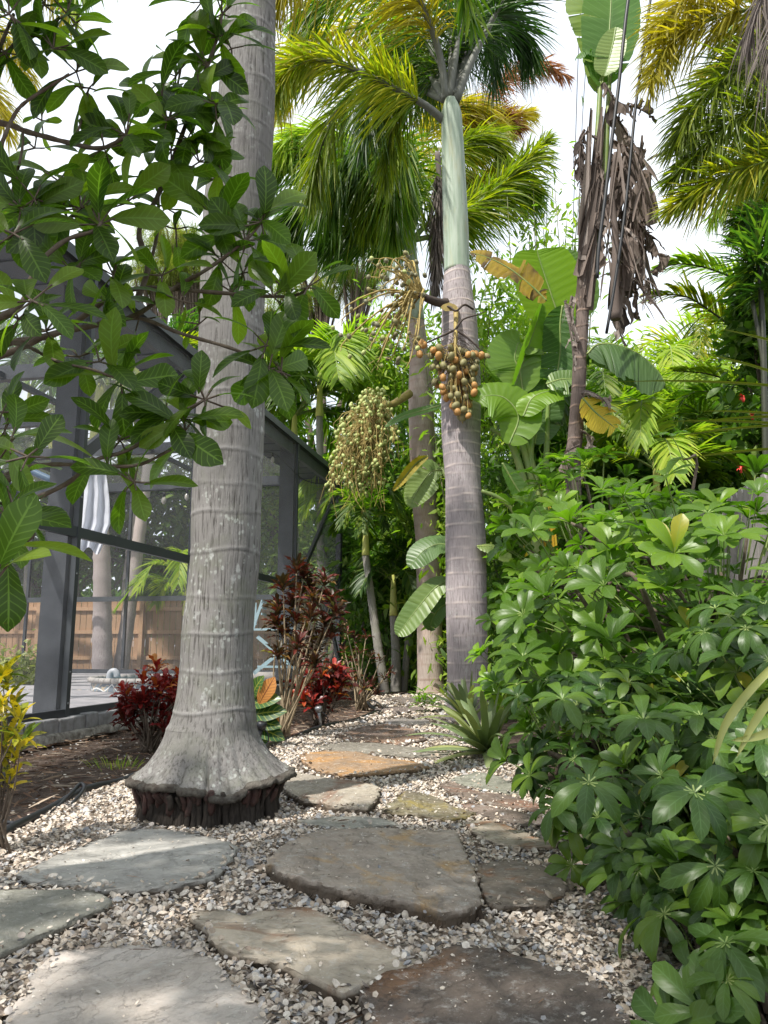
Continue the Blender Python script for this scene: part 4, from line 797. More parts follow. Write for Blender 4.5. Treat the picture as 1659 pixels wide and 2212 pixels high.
while s < SC + .2:
    L_ = R.uniform(.17, .22); g = Geo(); hh = DK + R.uniform(-.005, .012); q0 = -.05 + R.uniform(-.008, .008)
    box(g, W(s + L_ / 2, hh / 2 + .03, q0 + .03), L_ / 2 - .004, .045, hh / 2 - .032, AX, 0, R.random()); o = build("block", g, pv, root, False)
    bv = o.modifiers.new("bevel", 'BEVEL'); bv.width = .012; bv.segments = 2; s += L_
    if len(bk) > 95: break
    bk.append(o)
g = Geo(); ss = np.arange(-7, SC, .05)
sec = np.array([[-.09, .0], [-.085, .05], [-.05, .075], [.02, .08], [.02, -.05]]); V = []
for s_ in ss:
    for a_, b_ in sec: V.append(W(s_, b_ + .018 * mn.noise((s_ * 6, a_ * 20, 1)), a_ - .01 + .014 * mn.noise((s_ * 8, b_ * 30, 2))))
i, j = np.meshgrid(np.arange(len(ss) - 1), np.arange(4), indexing='ij'); i = i.ravel(); j = j.ravel(); g.add(V, np.stack([i * 5 + j, i * 5 + j + 1, (i + 1) * 5 + j + 1, (i + 1) * 5 + j], 1))
build("mortar_base", g, plain("rough_mortar", (.40, .38, .34), .95, 0, .35, 18, 1.0, (.10, .085, .07), .1), root)

# --- pool, spa and contents
cop = plain("coping_stone", (.40, .37, .34), .7, 0, .2, 6, .3, (.27, .26, .25), .3)
tm, nt_, p, o_ = newmat("diamond_tile"); k = N(nt_); ob = k.map(k.obj(), (1, 1, 1), (0, 0, 0), (0, 0, 0)); sp = k.node("ShaderNodeSeparateXYZ"); nt_.links.new(ob, sp.inputs[0]); hh = k.math('ADD', sp.outputs[0], sp.outputs[1])
aa = k.math('FRACT', k.math('MULTIPLY', k.math('ADD', hh, k.math('MULTIPLY', sp.outputs[2], .62)), 9.0)); bb = k.math('FRACT', k.math('MULTIPLY', k.math('SUBTRACT', hh, k.math('MULTIPLY', sp.outputs[2], .62)), 9.0))
gm = k.math('MAXIMUM', k.ramp(aa, [(.07, 1.0), (.1, 0.0)]), k.ramp(bb, [(.07, 1.0), (.1, 0.0)])); ck = k.ramp(k.noise(k.map(ob, (1, 1, 1)), 9, 1), [(.45, (.14, .17, .2)), (.5, (.42, .34, .24)), (.55, (.2, .25, .29))], 'CONSTANT')
k.inp(p.inputs["Base Color"], k.mix(gm, ck, (.7, .7, .68))); p.inputs["Roughness"].default_value = .3; M['tile'] = tm
def ringwall(root, cx, cy, r, z0, z1, rc, hh=.12):
    g = Geo(); n = 48; th = np.linspace(0, 2 * math.pi, n + 1); a = np.stack([cx + r * np.cos(th), cy + r * np.sin(th)], 1)
    V = [[x, y, z] for x, y in a for z in (z0, z1)]; g.add(V, [[2 * i, 2 * i + 2, 2 * i + 3, 2 * i + 1] for i in range(n)]); build("tiled_wall", g, M['tile'], root)
    g = Geo(); pts = np.stack([cx + (r + .01) * np.cos(th), cy + (r + .01) * np.sin(th), np.full(n + 1, z1 + rc * .9)], 1)
    for q in range(n): 
        a0, a1 = pts[q], pts[q + 1]; d = (a1 - a0) * .03; tube(g, [a0 + d, a0 + d * 1.5, a1 - d * 1.5, a1 - d], [rc * .93, rc, rc, rc * .93], 10, tint=R.random())
    build("coping", g, cop, root)
spa_c = P(335, 1480, 10.4); spa = empty("raised_spa", [spa_c[0], spa_c[1], DK], "raised round spa with bullnose coping and diamond tiles", "spa")
zt = P(230, 1474, 9.6)[2]; ringwall(spa, spa_c[0], spa_c[1], .80, DK + .0, zt - .02, .035)
g = Geo(); n = 40; th = np.linspace(0, 2 * math.pi, n, endpoint=False); g.add([[spa_c[0] + .75 * math.cos(t), spa_c[1] + .75 * math.sin(t), zt - .06] for t in th] + [[spa_c[0], spa_c[1], zt - .06]], np.zeros((0, 3), int)); g.T.append((np.array([[i, (i + 1) % n, n] for i in range(n)]), 0))
wm = plain("pool_water", (.12, .3, .36), .06, 0, .1, 3, .05); build("water", g, wm, spa)
pool = empty("raised_pool_edge", W(1, DK, 4), "long low pool wall with rounded grey coping, inside the enclosure", "pool")
a_ = P(-420, 1505, 10.2); b_ = P(226, 1503, 10.2); zt2 = (a_[2] + b_[2]) / 2
g = Geo(); dirp = nrm(b_ - a_); Lp = np.linalg.norm(b_ - a_)
for q in range(int(Lp / .3)): 
    s0 = a_ + dirp * q * .3; s0[2] = zt2; s1 = s0 + dirp * .29; tube(g, [s0, s0 + dirp * .015, s1 - dirp * .015, s1], [.036, .042, .042, .036], 10, tint=R.random())
build("coping", g, cop, pool)
g = Geo(); c_ = (a_ + b_) / 2; box(g, [c_[0], c_[1] + .02, (zt2 + DK) / 2], Lp / 2, .03, (zt2 - DK) / 2, [nrm([dirp[0], dirp[1], 0]), nrm([-dirp[1], dirp[0], 0]), up3]); build("tile_band", g, M['tile'], pool, False)
pool2 = empty("raised_pool_wall", P(590, 1500, 12.6), "tiled pool wall with grey coping seen to the right of the thick palm", "pool wall")
g = Geo(); a_ = P(500, 1463, 12.4); b_ = P(640, 1462, 12.4); tube(g, [a_, b_], .08, 12); build("coping", g, cop, pool2); g = Geo(); c_ = (a_ + b_) / 2; hz = (c_[2] - .07 + DK) / 2; box(g, [c_[0], c_[1], hz], (b_[0] - a_[0]) / 2, .08, hz - DK + .002); build("tile_band", g, M['tile'], pool2, False)
# return pipe
g = Geo(); c = P(237, 1458, 10.0); tube(g, spl([c + [-.0, 0, -.22], c + [0, 0, -.02], c + [.02, 0, .035], c + [.06, 0, .045], c + [.09, 0, .01], c + [.095, 0, -.03]], 16), .042, 14); tag(build("pipe_elbow", g, M['greyp'], org=c + [0, 0, -.22]), "grey curved pipe outlet standing behind the spa coping", "pipe")
# towel
g = Geo(); t0 = P(203, 990, 7.4); NU, NV = 40, 60; V = []; A = []
for i in range(NV):
    v_ = 985 + i / (NV - 1) * 205; t_ = i / (NV - 1)
    for j in range(NU):
        q = j / (NU - 1); wl = 170 + 6 * math.sin(t_ * 5) ; wr = 222 + 16 * math.sin(min(1, t_ * 1.5) * 1.6) * (1 - .0 * t_) - 22 * max(0, t_ - .72) / .28
        u_ = wl + (wr - wl) * q; V.append(P(u_, v_ + (8 * math.sin(q * 9) if t_ > .8 else 0), 7.4 + .05 * math.sin(q * 17 + t_ * 2) * (.3 + t_) + .02 * mn.noise((q * 9, t_ * 7, 0)))); A.append((.5, .5, .5))
i, j = np.meshgrid(np.arange(NV - 1), np.arange(NU - 1), indexing='ij'); i = i.ravel(); j = j.ravel(); g.add(V, np.stack([i * NU + j, i * NU + j + 1, (i + 1) * NU + j + 1, (i + 1) * NU + j], 1), A)
tag(build("towel", g, M['towel'], org=t0), "white towel hanging inside the screen beside the left post", "towel")
# blue rolled tube with a wooden end
g = Geo(); a_ = P(68, 1018, 6.9); b_ = P(118, 1040, 6.9); tube(g, spl([a_ + (a_ - b_) * 2.2, a_, b_], 8), .032, 12); o = plain("blue_tube", (.12, .2, .3), .35); rt = empty("rolled_shade", a_, "steel blue rolled tube with a wooden end, high behind the screen at far left", "rolled shade"); build("roll", g, o, rt)
g = Geo(); tube(g, [a_ + (a_ - b_) * .0, a_ + (a_ - b_) * .5], .036, 12); build("wood_end", g, plain("pale_wood", (.45, .28, .15), .6), rt)
# string lights
sl = empty("string_lights", W(0, ZE - .3, .4), "string of small bulbs hung across the enclosure", "string lights"); g = Geo(); pth = spl(PP([(-60, 1118, 8.2), (72, 1082, 8.4), (160, 1105, 8.6), (300, 1082, 9.5), (376, 1056, 10), (420, 1052, 10.4), (520, 1000, 11), (588, 978, 11.6), (660, 1038, 12.5), (735, 1045, 14)]), 60); tube(g, pth, .007, 5); build("wire", g, M['cable'], sl)
for q in (0.16, .42, .53, .78): 
    c = pth[int(q * 59)]; g = Geo(); tube(g, [c, c + [0, 0, -.06]], .018, 8); build("socket", g, M['cable'], sl); g = Geo(); tube(g, [c + [0, 0, -.06], c + [0, 0, -.09], c + [0, 0, -.13], c + [0, 0, -.16]], [.012, .028, .03, .01], 10); build("bulb", g, plain("bulb_glass", (.5, .48, .42), .1), sl)
# pale blue folding chair
fcx = P(592, 1450, 11.2); ch = empty("folding_chair", [fcx[0], fcx[1], DK], "pale blue folding slat chair behind the tall croton", "chair")
def cb(pts, wd_, name, Yc): 
    g = Geo(); a, b = [P(u, v, Yc + d) for u, v, d in pts]; beam(g, a, b, wd_, .022, (0, 1, 0)); build(name, g, M['tyel'], ch, False)
for d_ in (0, .42):
    cb([(640, 1380, d_), (548, 1455, d_)], .05, "leg", 11.0); cb([(556, 1375, d_), (646, 1452, d_)], .05, "leg", 11.02); cb([(545, 1362, d_ + .02), (566, 1300, d_ + .02)], .04, "back_post", 11.0)
for q in range(6): cb([(545, 1360 - .0 * q, q * .09), (642, 1358, q * .09)], .03, "slat", 10.98)
cb([(552, 1350, .1), (552, 1302, .1)], .03, "slat", 11.3)
for v_ in (1298, 1312, 1326): g = Geo(); a = P(565, v_, 11.0); beam(g, a, a + [0, .44, 0], .03, .02, (1, 0, 0)); build("back_slat", g, M['tyel'], ch, False)
cb([(556, 1440, .0), (640, 1441, .0)], .03, "stretcher", 10.95)

# ------------------------------------------------------------------ fences
def fence(name, a, b, zt, mat, label, bw=.14, rails=(.35, .95, 1.55), side=1, dog=True, z0=0):
    a = np.array([a[0], a[1], 0.]); b = np.array([b[0], b[1], 0.]); d = nrm(b - a); L = np.linalg.norm(b - a); nrm_ = np.array([-d[1], d[0], 0]) * side
    rt = empty(name, a, label, "fence"); g = Geo(); s = 0
    while s < L:
        hh = zt + R.uniform(-.015, .015); q = R.uniform(-.003, .003); c = a + d * (s + bw / 2) + nrm_ * q; w_ = bw / 2 - .006; t = .009; tn = R.random()
        pr_ = [(-w_, z0), (w_, z0), (w_, hh - .05), (w_ - .03, hh), (-w_ + .03, hh), (-w_, hh - .05)]
        V = [c + d * x + up3 * z + nrm_ * t for x, z in pr_] + [c + d * x + up3 * z - nrm_ * t for x, z in pr_]
        b0 = g.n; g.add(V, [[0, 1, 2, 5], [5, 2, 3, 4], [6, 11, 8, 7], [11, 10, 9, 8], [0, 6, 7, 1], [1, 7, 8, 2], [2, 8, 9, 3], [3, 9, 10, 4], [4, 10, 11, 5], [5, 11, 6, 0]], np.array([0, 0, tn])); s += bw
    build("boards", g, mat, rt, False)
    for z in rails:
        g = Geo(); c = (a + b) / 2 + nrm_ * .035; box(g, c + up3 * z, L / 2, .02, .042, [d, nrm_, up3], 0, .3); build("rail", g, mat, rt, False)
    s = .6
    while s < L:
        g = Geo(); box(g, a + d * s + nrm_ * .105 + up3 * (zt * .5 - .02), .045, .045, zt * .5 - .04, [d, nrm_, up3], 0, .4); build("post", g, mat, rt, False); s += 2.4
    return rt
a_ = P(-900, 1400, 18.0); b_ = P(800, 1400, 18.6); zf = P(300, 1292, 18.3)[2]
fence("wooden_fence", b_, a_, zf, M['fenceW'], "warm brown board fence in sun behind the pool enclosure", side=1, rails=(.45, 1.05, zf - .25))
a_ = P(1585, 1100, 5.9); b_ = P(1800, 1100, 4.6); a_[0] += 0
zf = P(1659, 1005, 5.3)[2]
fence("wooden_fence", P(1500, 1100, 7.6), P(1850, 1100, 4.2), zf, M['fenceG'], "weathered grey board fence at the right edge behind the umbrella shrub", side=-1, rails=(.4, 1.3))

# ------------------------------------------------------------------ planting by the enclosure
lanc = leaf_tpl(5, ((0, .2, .55, .85, 1), (.03, .1, .15, .1, .01)), .25, .3); obov = leaf_tpl(7, ((0, .12, .45, .72, .9, 1), (.03, .08, .2, .25, .17, .02)), .16, .22); wide = leaf_tpl(7, ((0, .2, .5, .8, 1), (.05, .2, .27, .2, .02)), .15, .35)
def tuft(g, c, n, L, tpl, axis=(0, 0, 1), spread=1.1, m=0, sx=1.0, lo=.15, hi=1.2, tint=None):
    ax = nrm(axis); e = nrm(np.cross(ax, [.3, .9, .1])); f = np.cross(ax, e); ph = np.arange(n) * 2.4 + R.uniform(0, 6); th = np.interp(np.arange(n) / max(n - 1, 1), [0, 1], [lo, hi]) * spread + R.normal(size=n) * .12
    d = ax * np.cos(th)[:, None] + (e * np.cos(ph)[:, None] + f * np.sin(ph)[:, None]) * np.sin(th)[:, None]
    place(g, tpl, c + d * .01 + ax * (R.uniform(-.03, .03, n))[:, None], d, ax + d * .01, L * R.uniform(.7, 1.15, n), (R.random(n) if tint is None else np.clip(tint + R.normal(size=n) * .15, 0, 1)), m, sx)
def bush(name, base, tufts, mat, label, cat, Lf, tpl, n=12, sx=1.0, bm='twig', group=None, rad_=.009, spread=1.1, tintf=None):
    rt = empty(name, base, label, cat, group); g = Geo(); st = Geo(); base = np.asarray(base, float)
    for c in tufts:
        c = np.asarray(c, float); ax = nrm(c - base + [0, 0, .25]); tuft(g, c, n, Lf, tpl, ax + rdir(1)[0] * .25, spread, 0, sx, tint=None if tintf is None else tintf(c))
        b = base + R.normal(size=3) * [.03, .03, 0]; mid = base + (c - base) * .5 + R.normal(size=3) * .03; mid[2] = (base[2] + c[2]) * .55
        if rad_ == .011 and R.random() < .45: b = mid.copy(); mid = (b + c) / 2
        tube(st, spl([b, mid, c], 8), np.linspace(rad_, rad_ * .35, 8), 5)
    build("foliage", g, mat, rt); build("stems", st, M[bm], rt); return rt
def ptuft(rows, Y, dy=.15): return [P(u, v, Y + R.uniform(-dy, dy)) for u, v in rows]
# red croton by the thick palm
base = G(322, 1622); Yc = base[1]
hull = [(262, 1500), (290, 1465), (325, 1450), (350, 1430), (385, 1425), (400, 1480), (398, 1560), (360, 1600), (300, 1600), (265, 1560)]
tf = []
while len(tf) < 42:
    u, v = R.uniform(262, 400), R.uniform(1428, 1600)
    if inpoly(np.array([u]), np.array([v]), hull)[0]: tf.append(P(u, v, Yc + R.uniform(-.14, .14)))
crotl = leaf_tpl(6, ((0, .2, .5, .75, .92, 1), (.04, .1, .13, .16, .1, .01)), .3, .35, .5)
bush("croton_shrub", base, tf, M['crotR'], "bushy red croton between the enclosure and the thick palm trunk", "croton shrub", .11, crotl, 13, 1.1, group=None, tintf=lambda c: np.clip(.25 + (c[2] - .1) * 1.5, 0, 1))
# tall thin croton on bare pale stems
base = G(612, 1600); Yc = base[1]; tf = ptuft([(600, 1320), (612, 1275), (640, 1235), (655, 1250), (668, 1270), (700, 1262), (715, 1300), (690, 1300), (650, 1290), (630, 1310), (600, 1350), (640, 1345), (670, 1340), (700, 1350), (720, 1330), (715, 1375), (690, 1390), (660, 1380), (610, 1375), (640, 1400), (670, 1420), (625, 1425), (600, 1420), (675, 1300), (650, 1440), (680, 1440)], Yc, .3)
bush("croton_shrub", base, tf, M['crotD'], "tall leggy dark red croton on pale bare stems in front of the blue chair", "croton shrub", .14, crotl, 24, .8, 'twigL', rad_=.011)
base = G(690, 1566); Yc = base[1]; hull = [(640, 1480), (665, 1455), (700, 1450), (735, 1450), (742, 1480), (730, 1520), (700, 1540), (660, 1530)]; tf = []
while len(tf) < 26:
    u, v = R.uniform(640, 742), R.uniform(1450, 1540)
    if inpoly(np.array([u]), np.array([v]), hull)[0]: tf.append(P(u, v, Yc + R.uniform(-.2, .2)))
bush("croton_shrub", base, tf, M['crotR'], "low bright red croton beside the bed light in the middle distance", "croton shrub", .17, crotl, 12, .9)
base = G(780, 1535); Yc = base[1]; tf = ptuft([(750, 1370), (765, 1385), (790, 1380), (775, 1410), (800, 1420), (760, 1430), (745, 1450), (820, 1430), (830, 1470), (800, 1480), (770, 1470), (815, 1500), (785, 1490), (745, 1410), (840, 1450)], Yc, .25)
bush("croton_shrub", base, tf, M['crotD'], "sparse twiggy croton by the far end of the path", "croton shrub", .11, crotl, 11, .7, 'twigL', rad_=.012)
base = P(2, 1660, 2.9); base[2] = 0; tf = ptuft([(5, 1470), (20, 1490), (-10, 1500), (30, 1540), (5, 1540), (40, 1570), (15, 1600), (-15, 1580), (35, 1640), (0, 1660), (15, 1690), (-20, 1640), (45, 1610), (5, 1620)], 2.9, .1)
bush("croton_shrub", base, tf, M['crotY'], "yellow spotted croton at the left edge of the photo", "croton shrub", .085, lanc, 11, 1.1, rad_=.005)
# large-leaved croton behind the palm
base = G(566, 1622); Yc = base[1] + .1; rt = empty("croton_shrub", base, "broad green croton with one orange striped leaf, right behind the palm trunk", "croton shrub"); g = Geo()
LV = [((548, 1520), (585, 1500)), ((545, 1545), (596, 1525)), ((552, 1570), (600, 1580)), ((545, 1500), (552, 1470)), ((550, 1560), (590, 1556)), ((548, 1580), (570, 1600))]
for (a, b) in LV:
    A_ = P(a[0], a[1], Yc); B_ = P(b[0], b[1], Yc - .12); L_ = np.linalg.norm(B_ - A_) * 1.35; place(g, wide, A_ - (B_ - A_) * .2, B_ - A_, [.1, -.9, .6], L_, R.random(1), sx=1.0)
build("foliage", g, M['crotG'], rt); g = Geo(); A_ = P(560, 1520, Yc - .05); B_ = P(588, 1468, Yc - .12); place(g, lanc, A_, B_ - A_, [.1, -1, .2], np.linalg.norm(B_ - A_) * 1.05, .5, sx=1.9); place(g, wide, P(575, 1530, Yc), [.6, -.3, -.5], [0, -1, .4], .14, .5); build("orange_leaf", g, M['crotO'], rt); g = Geo(); tube(g, spl([base, P(556, 1560, Yc), P(560, 1500, Yc)], 8), .01, 6); build("stem", g, M['stemG'], rt)
# bed lights (spike lights)
def spike_light(u, v, u2, v2, label, r=.016, dark=True):
    b = G(u, v); t = P(u2, v2, b[1] - .02); rt = empty("bed_light", b, label, "garden light"); g = Geo(); d = t - b; tube(g, [b, b + d * .5, b + d * .95], [r * .3, r * .7, r], 8); build("spike", g, M['rubber'] if dark else M['steel'], rt); g = Geo(); tube(g, [b + d * .8, b + d * 1.02, b + d * 1.05], [r * 1.6, r * 1.9, r * 1.2], 12); build("lamp_head", g, M['rubber'] if dark else M['steel'], rt)
    g = Geo(); tube(g, spl([b + d * .85, b + d * .7 + [.05, 0, 0], b + d * .4 + [.07, 0, 0], b + d * .1 + [.04, 0, 0]], 10), .005, 5); build("lead", g, M['rubber'], rt)
spike_light(695, 1578, 688, 1528, "metallic spike light leaning in front of the low red croton", .018, False)
spike_light(553, 1628, 566, 1562, "black spike light leaning close behind the palm trunk", .02)
spike_light(-6, 1712, 6, 1678, "black spike light at the left edge under the yellow croton", .022)

# bromeliads
def brom(base, n, L, W_, label, lean=(0, 0, 0), lo=.25, hi=1.45):
    rt = empty("bromeliad", base, label, "bromeliad"); g = Geo(); ph = np.arange(n) * 2.4; th = np.interp(np.arange(n) / n, [0, 1], [lo, hi]) + R.normal(size=n) * .08
    d = np.stack([np.cos(ph) * np.sin(th), np.sin(ph) * np.sin(th), np.cos(th)], 1) + np.asarray(lean); side = np.stack([-np.sin(ph), np.cos(ph), 0 * ph], 1)
    ribbons(g, np.asarray(base) + [0, 0, .05] + d * .02, d, L * R.uniform(.75, 1.1, n), W_ * R.uniform(.8, 1.1, n), side, .28 + .1 * R.random(n), 9, R.random(n), 0, ([0, .1, .5, .85, .96, 1], [.8, 1, .95, .6, .3, .02]), .22); build("leaves", g, M['brom'], rt)
b = P(1052, 1620, 5.3); b[2] = 0; brom(b, 38, .66, .062, "silvery green bromeliad with long strap leaves beside the path and central palm", (-.12, -.05, 0))
b = P(1010, 1530, 7.3); b[2] = 0.02; brom(b, 26, .62, .06, "tall bromeliad with upright strap leaves against the central palm trunk", (-.2, 0, .1), .15, 1.2)
b = G(905, 1545); g = Geo(); rt = empty("seedling", b, "small leafy seedling beside the far flagstones", "seedling"); 
for q in range(7): tuft(g, b + [R.normal() * .06, R.normal() * .06, R.uniform(.08, .28)], 8, .13, lanc, [0, 0, 1], 1.3, lo=.6)
build("leaves", g, M['scheff_lt'], rt)
g = Geo(); n = 60; o_ = np.stack([R.normal(size=n) * .07, R.normal(size=n) * .07, np.zeros(n)], 1); c_ = G(255, 1660); ribbons(g, c_ + o_, o_ * 5 + [0, 0, 1], R.uniform(.04, .13, n), .004, rdir(n), .3, 3); tag(build("grass_tuft", g, M['palmLime'], org=c_), "tuft of thin weeds by the left rim of the palm root", "grass tuft", kind="stuff")

# ------------------------------------------------------------------ background planting
sm = leaf_tpl(2, ((0, .5, 1), (.05, .12, .01)), .1, .3)
medl = leaf_tpl(3, ((0, .3, .65, 1), (.05, .2, .2, .01)), .15, .3)
def cloud(g, c, r, n, L, tpl, sx=1.0, clump=60, cs=.22, droop=-.3, m=0, shell=.35):
    c = np.asarray(c, float); r = np.asarray(r, float); k = rdir(clump); q = (shell + (1 - shell) * R.random(clump)) ** .6; cc = c + k * q[:, None] * r
    idx = R.integers(clump, size=n); o = cc[idx] + R.normal(size=(n, 3)) * r * cs * (.5 + R.random(clump)[idx, None]); d = rdir(n) * [1, 1, .7] + [0, 0, droop]
    tclump = R.random(clump)[idx] * .5 + R.random(n) * .5; place(g, tpl, o, d, nrm(R.normal(size=(n, 3)) * .5 + [0, 0, 1]), L * R.uniform(.6, 1.3, n), tclump, m, sx); return cc
def bamboo(base, top, rr, n, mat, label, L=.16, culms=9, cat="bamboo"):
    rt = empty("bamboo_clump" if cat == "bamboo" else "leafy_shrub", base, label, cat); base = np.asarray(base, float); top = np.asarray(top, float); g = Geo(); st = Geo()
    for q in range(culms):
        b = base + [R.normal() * rr * .25, R.normal() * rr * .25, 0]; t = top + R.normal(size=3) * [rr * .6, rr * .6, .3]; mid = (b + t) / 2 + R.normal(size=3) * .1; tube(st, spl([b, mid, t], 10), np.linspace(.022, .006, 10), 5)
    Hh = top[2] - base[2]; nseg = 4
    for q in range(nseg): cloud(g, base + (top - base) * (q + .6) / nseg, [rr, rr, Hh / nseg * .75], n // nseg, L, sm, 1.3, 50, .25, -.35)
    # wispy outer sprays
    build("foliage", g, M[mat], rt); build("culms", st, M['stemG'], rt)
def areca(base, crown, n, R_, mat, label, L=.4, tr=.05, trm='barkD', group=None, nl=90, shaft='shaftY', W_=.035, ylo=.2, name="areca_palm", dr=.35, stemmed=True):
    rt = empty(name, base, label, "palm", group); base = np.asarray(base, float); crown = np.asarray(crown, float)
    if stemmed:
        g = Geo(); mid = (base + crown) / 2 + [R.normal() * .04, 0, 0]; pth = spl([base, mid, crown], 60); rr = tr * np.linspace(1.25, .85, 60) * (1 + .08 * (np.arange(60) % 5 == 0)); tube(g, pth, rr, 12); build("trunk", g, M[trm], rt)
        g = Geo(); tube(g, spl([crown, crown + [0, 0, tr * 5], crown + [0, 0, tr * 11]], 10), np.linspace(tr * 1.05, tr * .5, 10), 10); build("crownshaft", g, M[shaft], rt)
    cr = crown + [0, 0, tr * 8 if stemmed else 0]
    for q in range(n):
        az = q * 2.4 + R.uniform(-.3, .3); e = R.uniform(ylo, 1.15); h = np.array([math.cos(az), math.sin(az), 0]); r_ = R_ * R.uniform(.8, 1.1)
        frond(rt, [cr, cr + h * r_ * .3 * (1.3 - e * .6) + [0, 0, r_ * .5 * e], cr + h * r_ * .72 + [0, 0, r_ * (.75 * e - .1)], cr + h * r_ * 1.05 + [0, 0, r_ * (.55 * e - .45)]], M[mat], L * R_, W_, nl, False, dr, t0=.2, r=.014 * R_, a0=60, a1=30, tilt=.3)
def leafy(base, cs, mat, label, n, L, tpl=None, sx=1.0, name="leafy_tree", cat="tree", trunkr=.06):
    rt = empty(name, base, label, cat); base = np.asarray(base, float); g = Geo(); st = Geo(); top = None
    for c, r in cs:
        k = cloud(g, c, r, n // len(cs), L, tpl or medl, sx, 70, .2, -.1)
        for q in range(6): tube(st, spl([base + (np.asarray(c) - base) * .55, (np.asarray(c) + k[q]) / 2, k[q]], 6), np.linspace(trunkr * .35, .008, 6), 5)
        tube(st, spl([base, base + (np.asarray(c) - base) * [.3, .3, .5], base + (np.asarray(c) - base) * .8], 8), np.linspace(trunkr, trunkr * .4, 8), 8)
    build("crown", g, M[mat], rt); build("trunk", st, M['twig'], rt)

# dense planting between the enclosure and the central palm
def gz(u, Y): p_ = P(u, 1400, Y); p_[2] = 0; return p_
areca(gz(832, 12.2), P(790, 1200, 12.2), 9, .75, 'palmG', "slender palm with a yellow crownshaft just right of the enclosure corner", .42, .062, 'barkD')
areca(gz(855, 12.8), P(850, 1330, 12.8), 9, .8, 'palmDK', "short palm with drooping fronds and a thin trunk at the end of the path", .42, .07)
areca(gz(872, 12.9), P(892, 1290, 12.9), 7, 1.0, 'palmDK', "thin leaning palm stem nearest the third palm at the end of the path", .42, .05)
areca(gz(790, 15.6), P(780, 1330, 15.6), 8, 1.0, 'palmDK', "dark frond clump directly against the enclosure corner", .45, .05)
areca(gz(800, 16.2), P(770, 1120, 16.2), 10, 1.5, 'palmLime', "sunlit yellow green palm above the enclosure corner", .45, .06, nl=110)
areca(gz(700, 16.5), P(690, 900, 16.5), 12, 2.4, 'palmLime', "big sunlit palm with broad fronds rising behind the enclosure roof", .36, .09, nl=150, W_=.06)
areca(gz(640, 18), P(635, 960, 18), 12, 2.3, 'palmG', "green palm behind the enclosure roof, left of the sunlit one", .36, .09, nl=130, W_=.055)
bamboo(gz(850, 14), P(850, 950, 14), .9, 5200, 'bambDK', "tall leafy thicket behind the third palm, left side", .24, cat="shrub")
bamboo(gz(870, 16), P(862, 690, 16), 1.0, 6000, 'bamb', "tall hazy bamboo filling the gap behind the third palm", .2)
bamboo(gz(960, 13.2), P(950, 980, 13.2), .8, 5200, 'bamb', "bright leafy shrub between the two ringed palms", .2, cat="shrub")
bamboo(gz(1060, 11), P(1060, 690, 11), .8, 7000, 'bamb', "feathery bamboo directly right of the central palm", .15)
bamboo(gz(1110, 12), P(1120, 640, 12), 1.0, 6500, 'bamb', "tall bamboo behind the big paddle leaves", .16)
bamboo(gz(1200, 12.5), P(1205, 470, 12.5), .7, 2400, 'bamb', "wispy bamboo top just left of the dead banana trunk", .17, 14)
bamboo(gz(1320, 12.5), P(1330, 800, 12.5), 1.0, 5000, 'bamb', "light green bamboo behind the dead banana leaves", .17)
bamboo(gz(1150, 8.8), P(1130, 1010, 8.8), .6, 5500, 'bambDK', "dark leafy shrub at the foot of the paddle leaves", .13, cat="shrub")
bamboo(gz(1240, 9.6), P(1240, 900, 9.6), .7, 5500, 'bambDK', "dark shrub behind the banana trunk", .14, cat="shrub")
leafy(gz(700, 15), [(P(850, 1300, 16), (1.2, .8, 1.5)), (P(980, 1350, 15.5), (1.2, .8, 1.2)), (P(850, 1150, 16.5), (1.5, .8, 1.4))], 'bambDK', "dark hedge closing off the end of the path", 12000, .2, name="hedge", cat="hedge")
# row of areca and bushes to the right
for (u, v, Y, n, R_, mt, lb) in [(1300, 960, 10.5, 9, 1.2, 'palmG', "feather palm directly behind the banana trunk"), (1390, 1000, 9.8, 9, 1.1, 'palmG', "feather palm with striped light on its arching fronds"), (1480, 1020, 9.2, 9, 1.1, 'palmDK', "dark feather palm above the umbrella shrub, centre right"),
    (1560, 980, 9.5, 9, 1.2, 'palmLime', "yellow green feather palm left of the grey fence"), (1450, 860, 12.5, 10, 1.6, 'palmLime', "pale sunlit palm in the distance beyond the banana leaf"), (1570, 840, 13, 10, 1.6, 'palmYG', "pale green palm in the distance by the right edge"), (1640, 960, 9, 8, 1.1, 'palmG', "feather palm above the grey fence"), (1350, 880, 14, 10, 1.5, 'palmLime', "farthest pale palm below the gap of sky")]:
    areca(gz(u, Y), P(u, v + 60, Y), n, R_, mt, lb, .38, .05, nl=90)
leafy(gz(1400, 11.5), [(P(1350, 1000, 11.5), (1.3, .7, 1.0)), (P(1500, 990, 11), (1.2, .7, .9)), (P(1440, 900, 12), (1.2, .6, .6))], 'bamb', "broad light green shrub under the distant palms", 12000, .15, name="leafy_shrub", cat="shrub")
leafy(gz(1450, 8.6), [(P(1380, 1060, 8.6), (1.0, .5, .6)), (P(1560, 1060, 8.2), (1.0, .5, .6)), (P(1450, 1150, 8.2), (1.3, .5, .6))], 'bambDK', "dark shrub between the umbrella shrub and the feather palms", 11000, .13, name="leafy_shrub", cat="shrub")
leafy(gz(1700, 7.2), [(P(1660, 800, 7.2), (.4, .5, .75)), (P(1640, 690, 7.3), (.3, .3, .4)), (P(1665, 930, 7.0), (.35, .4, .3))], 'bambDK', "dark leafy tree with small red flowers at the right edge", 2600, .14, medl, 1.1, trunkr=.05)
rt = bpy.data.objects["leafy_tree"]; 
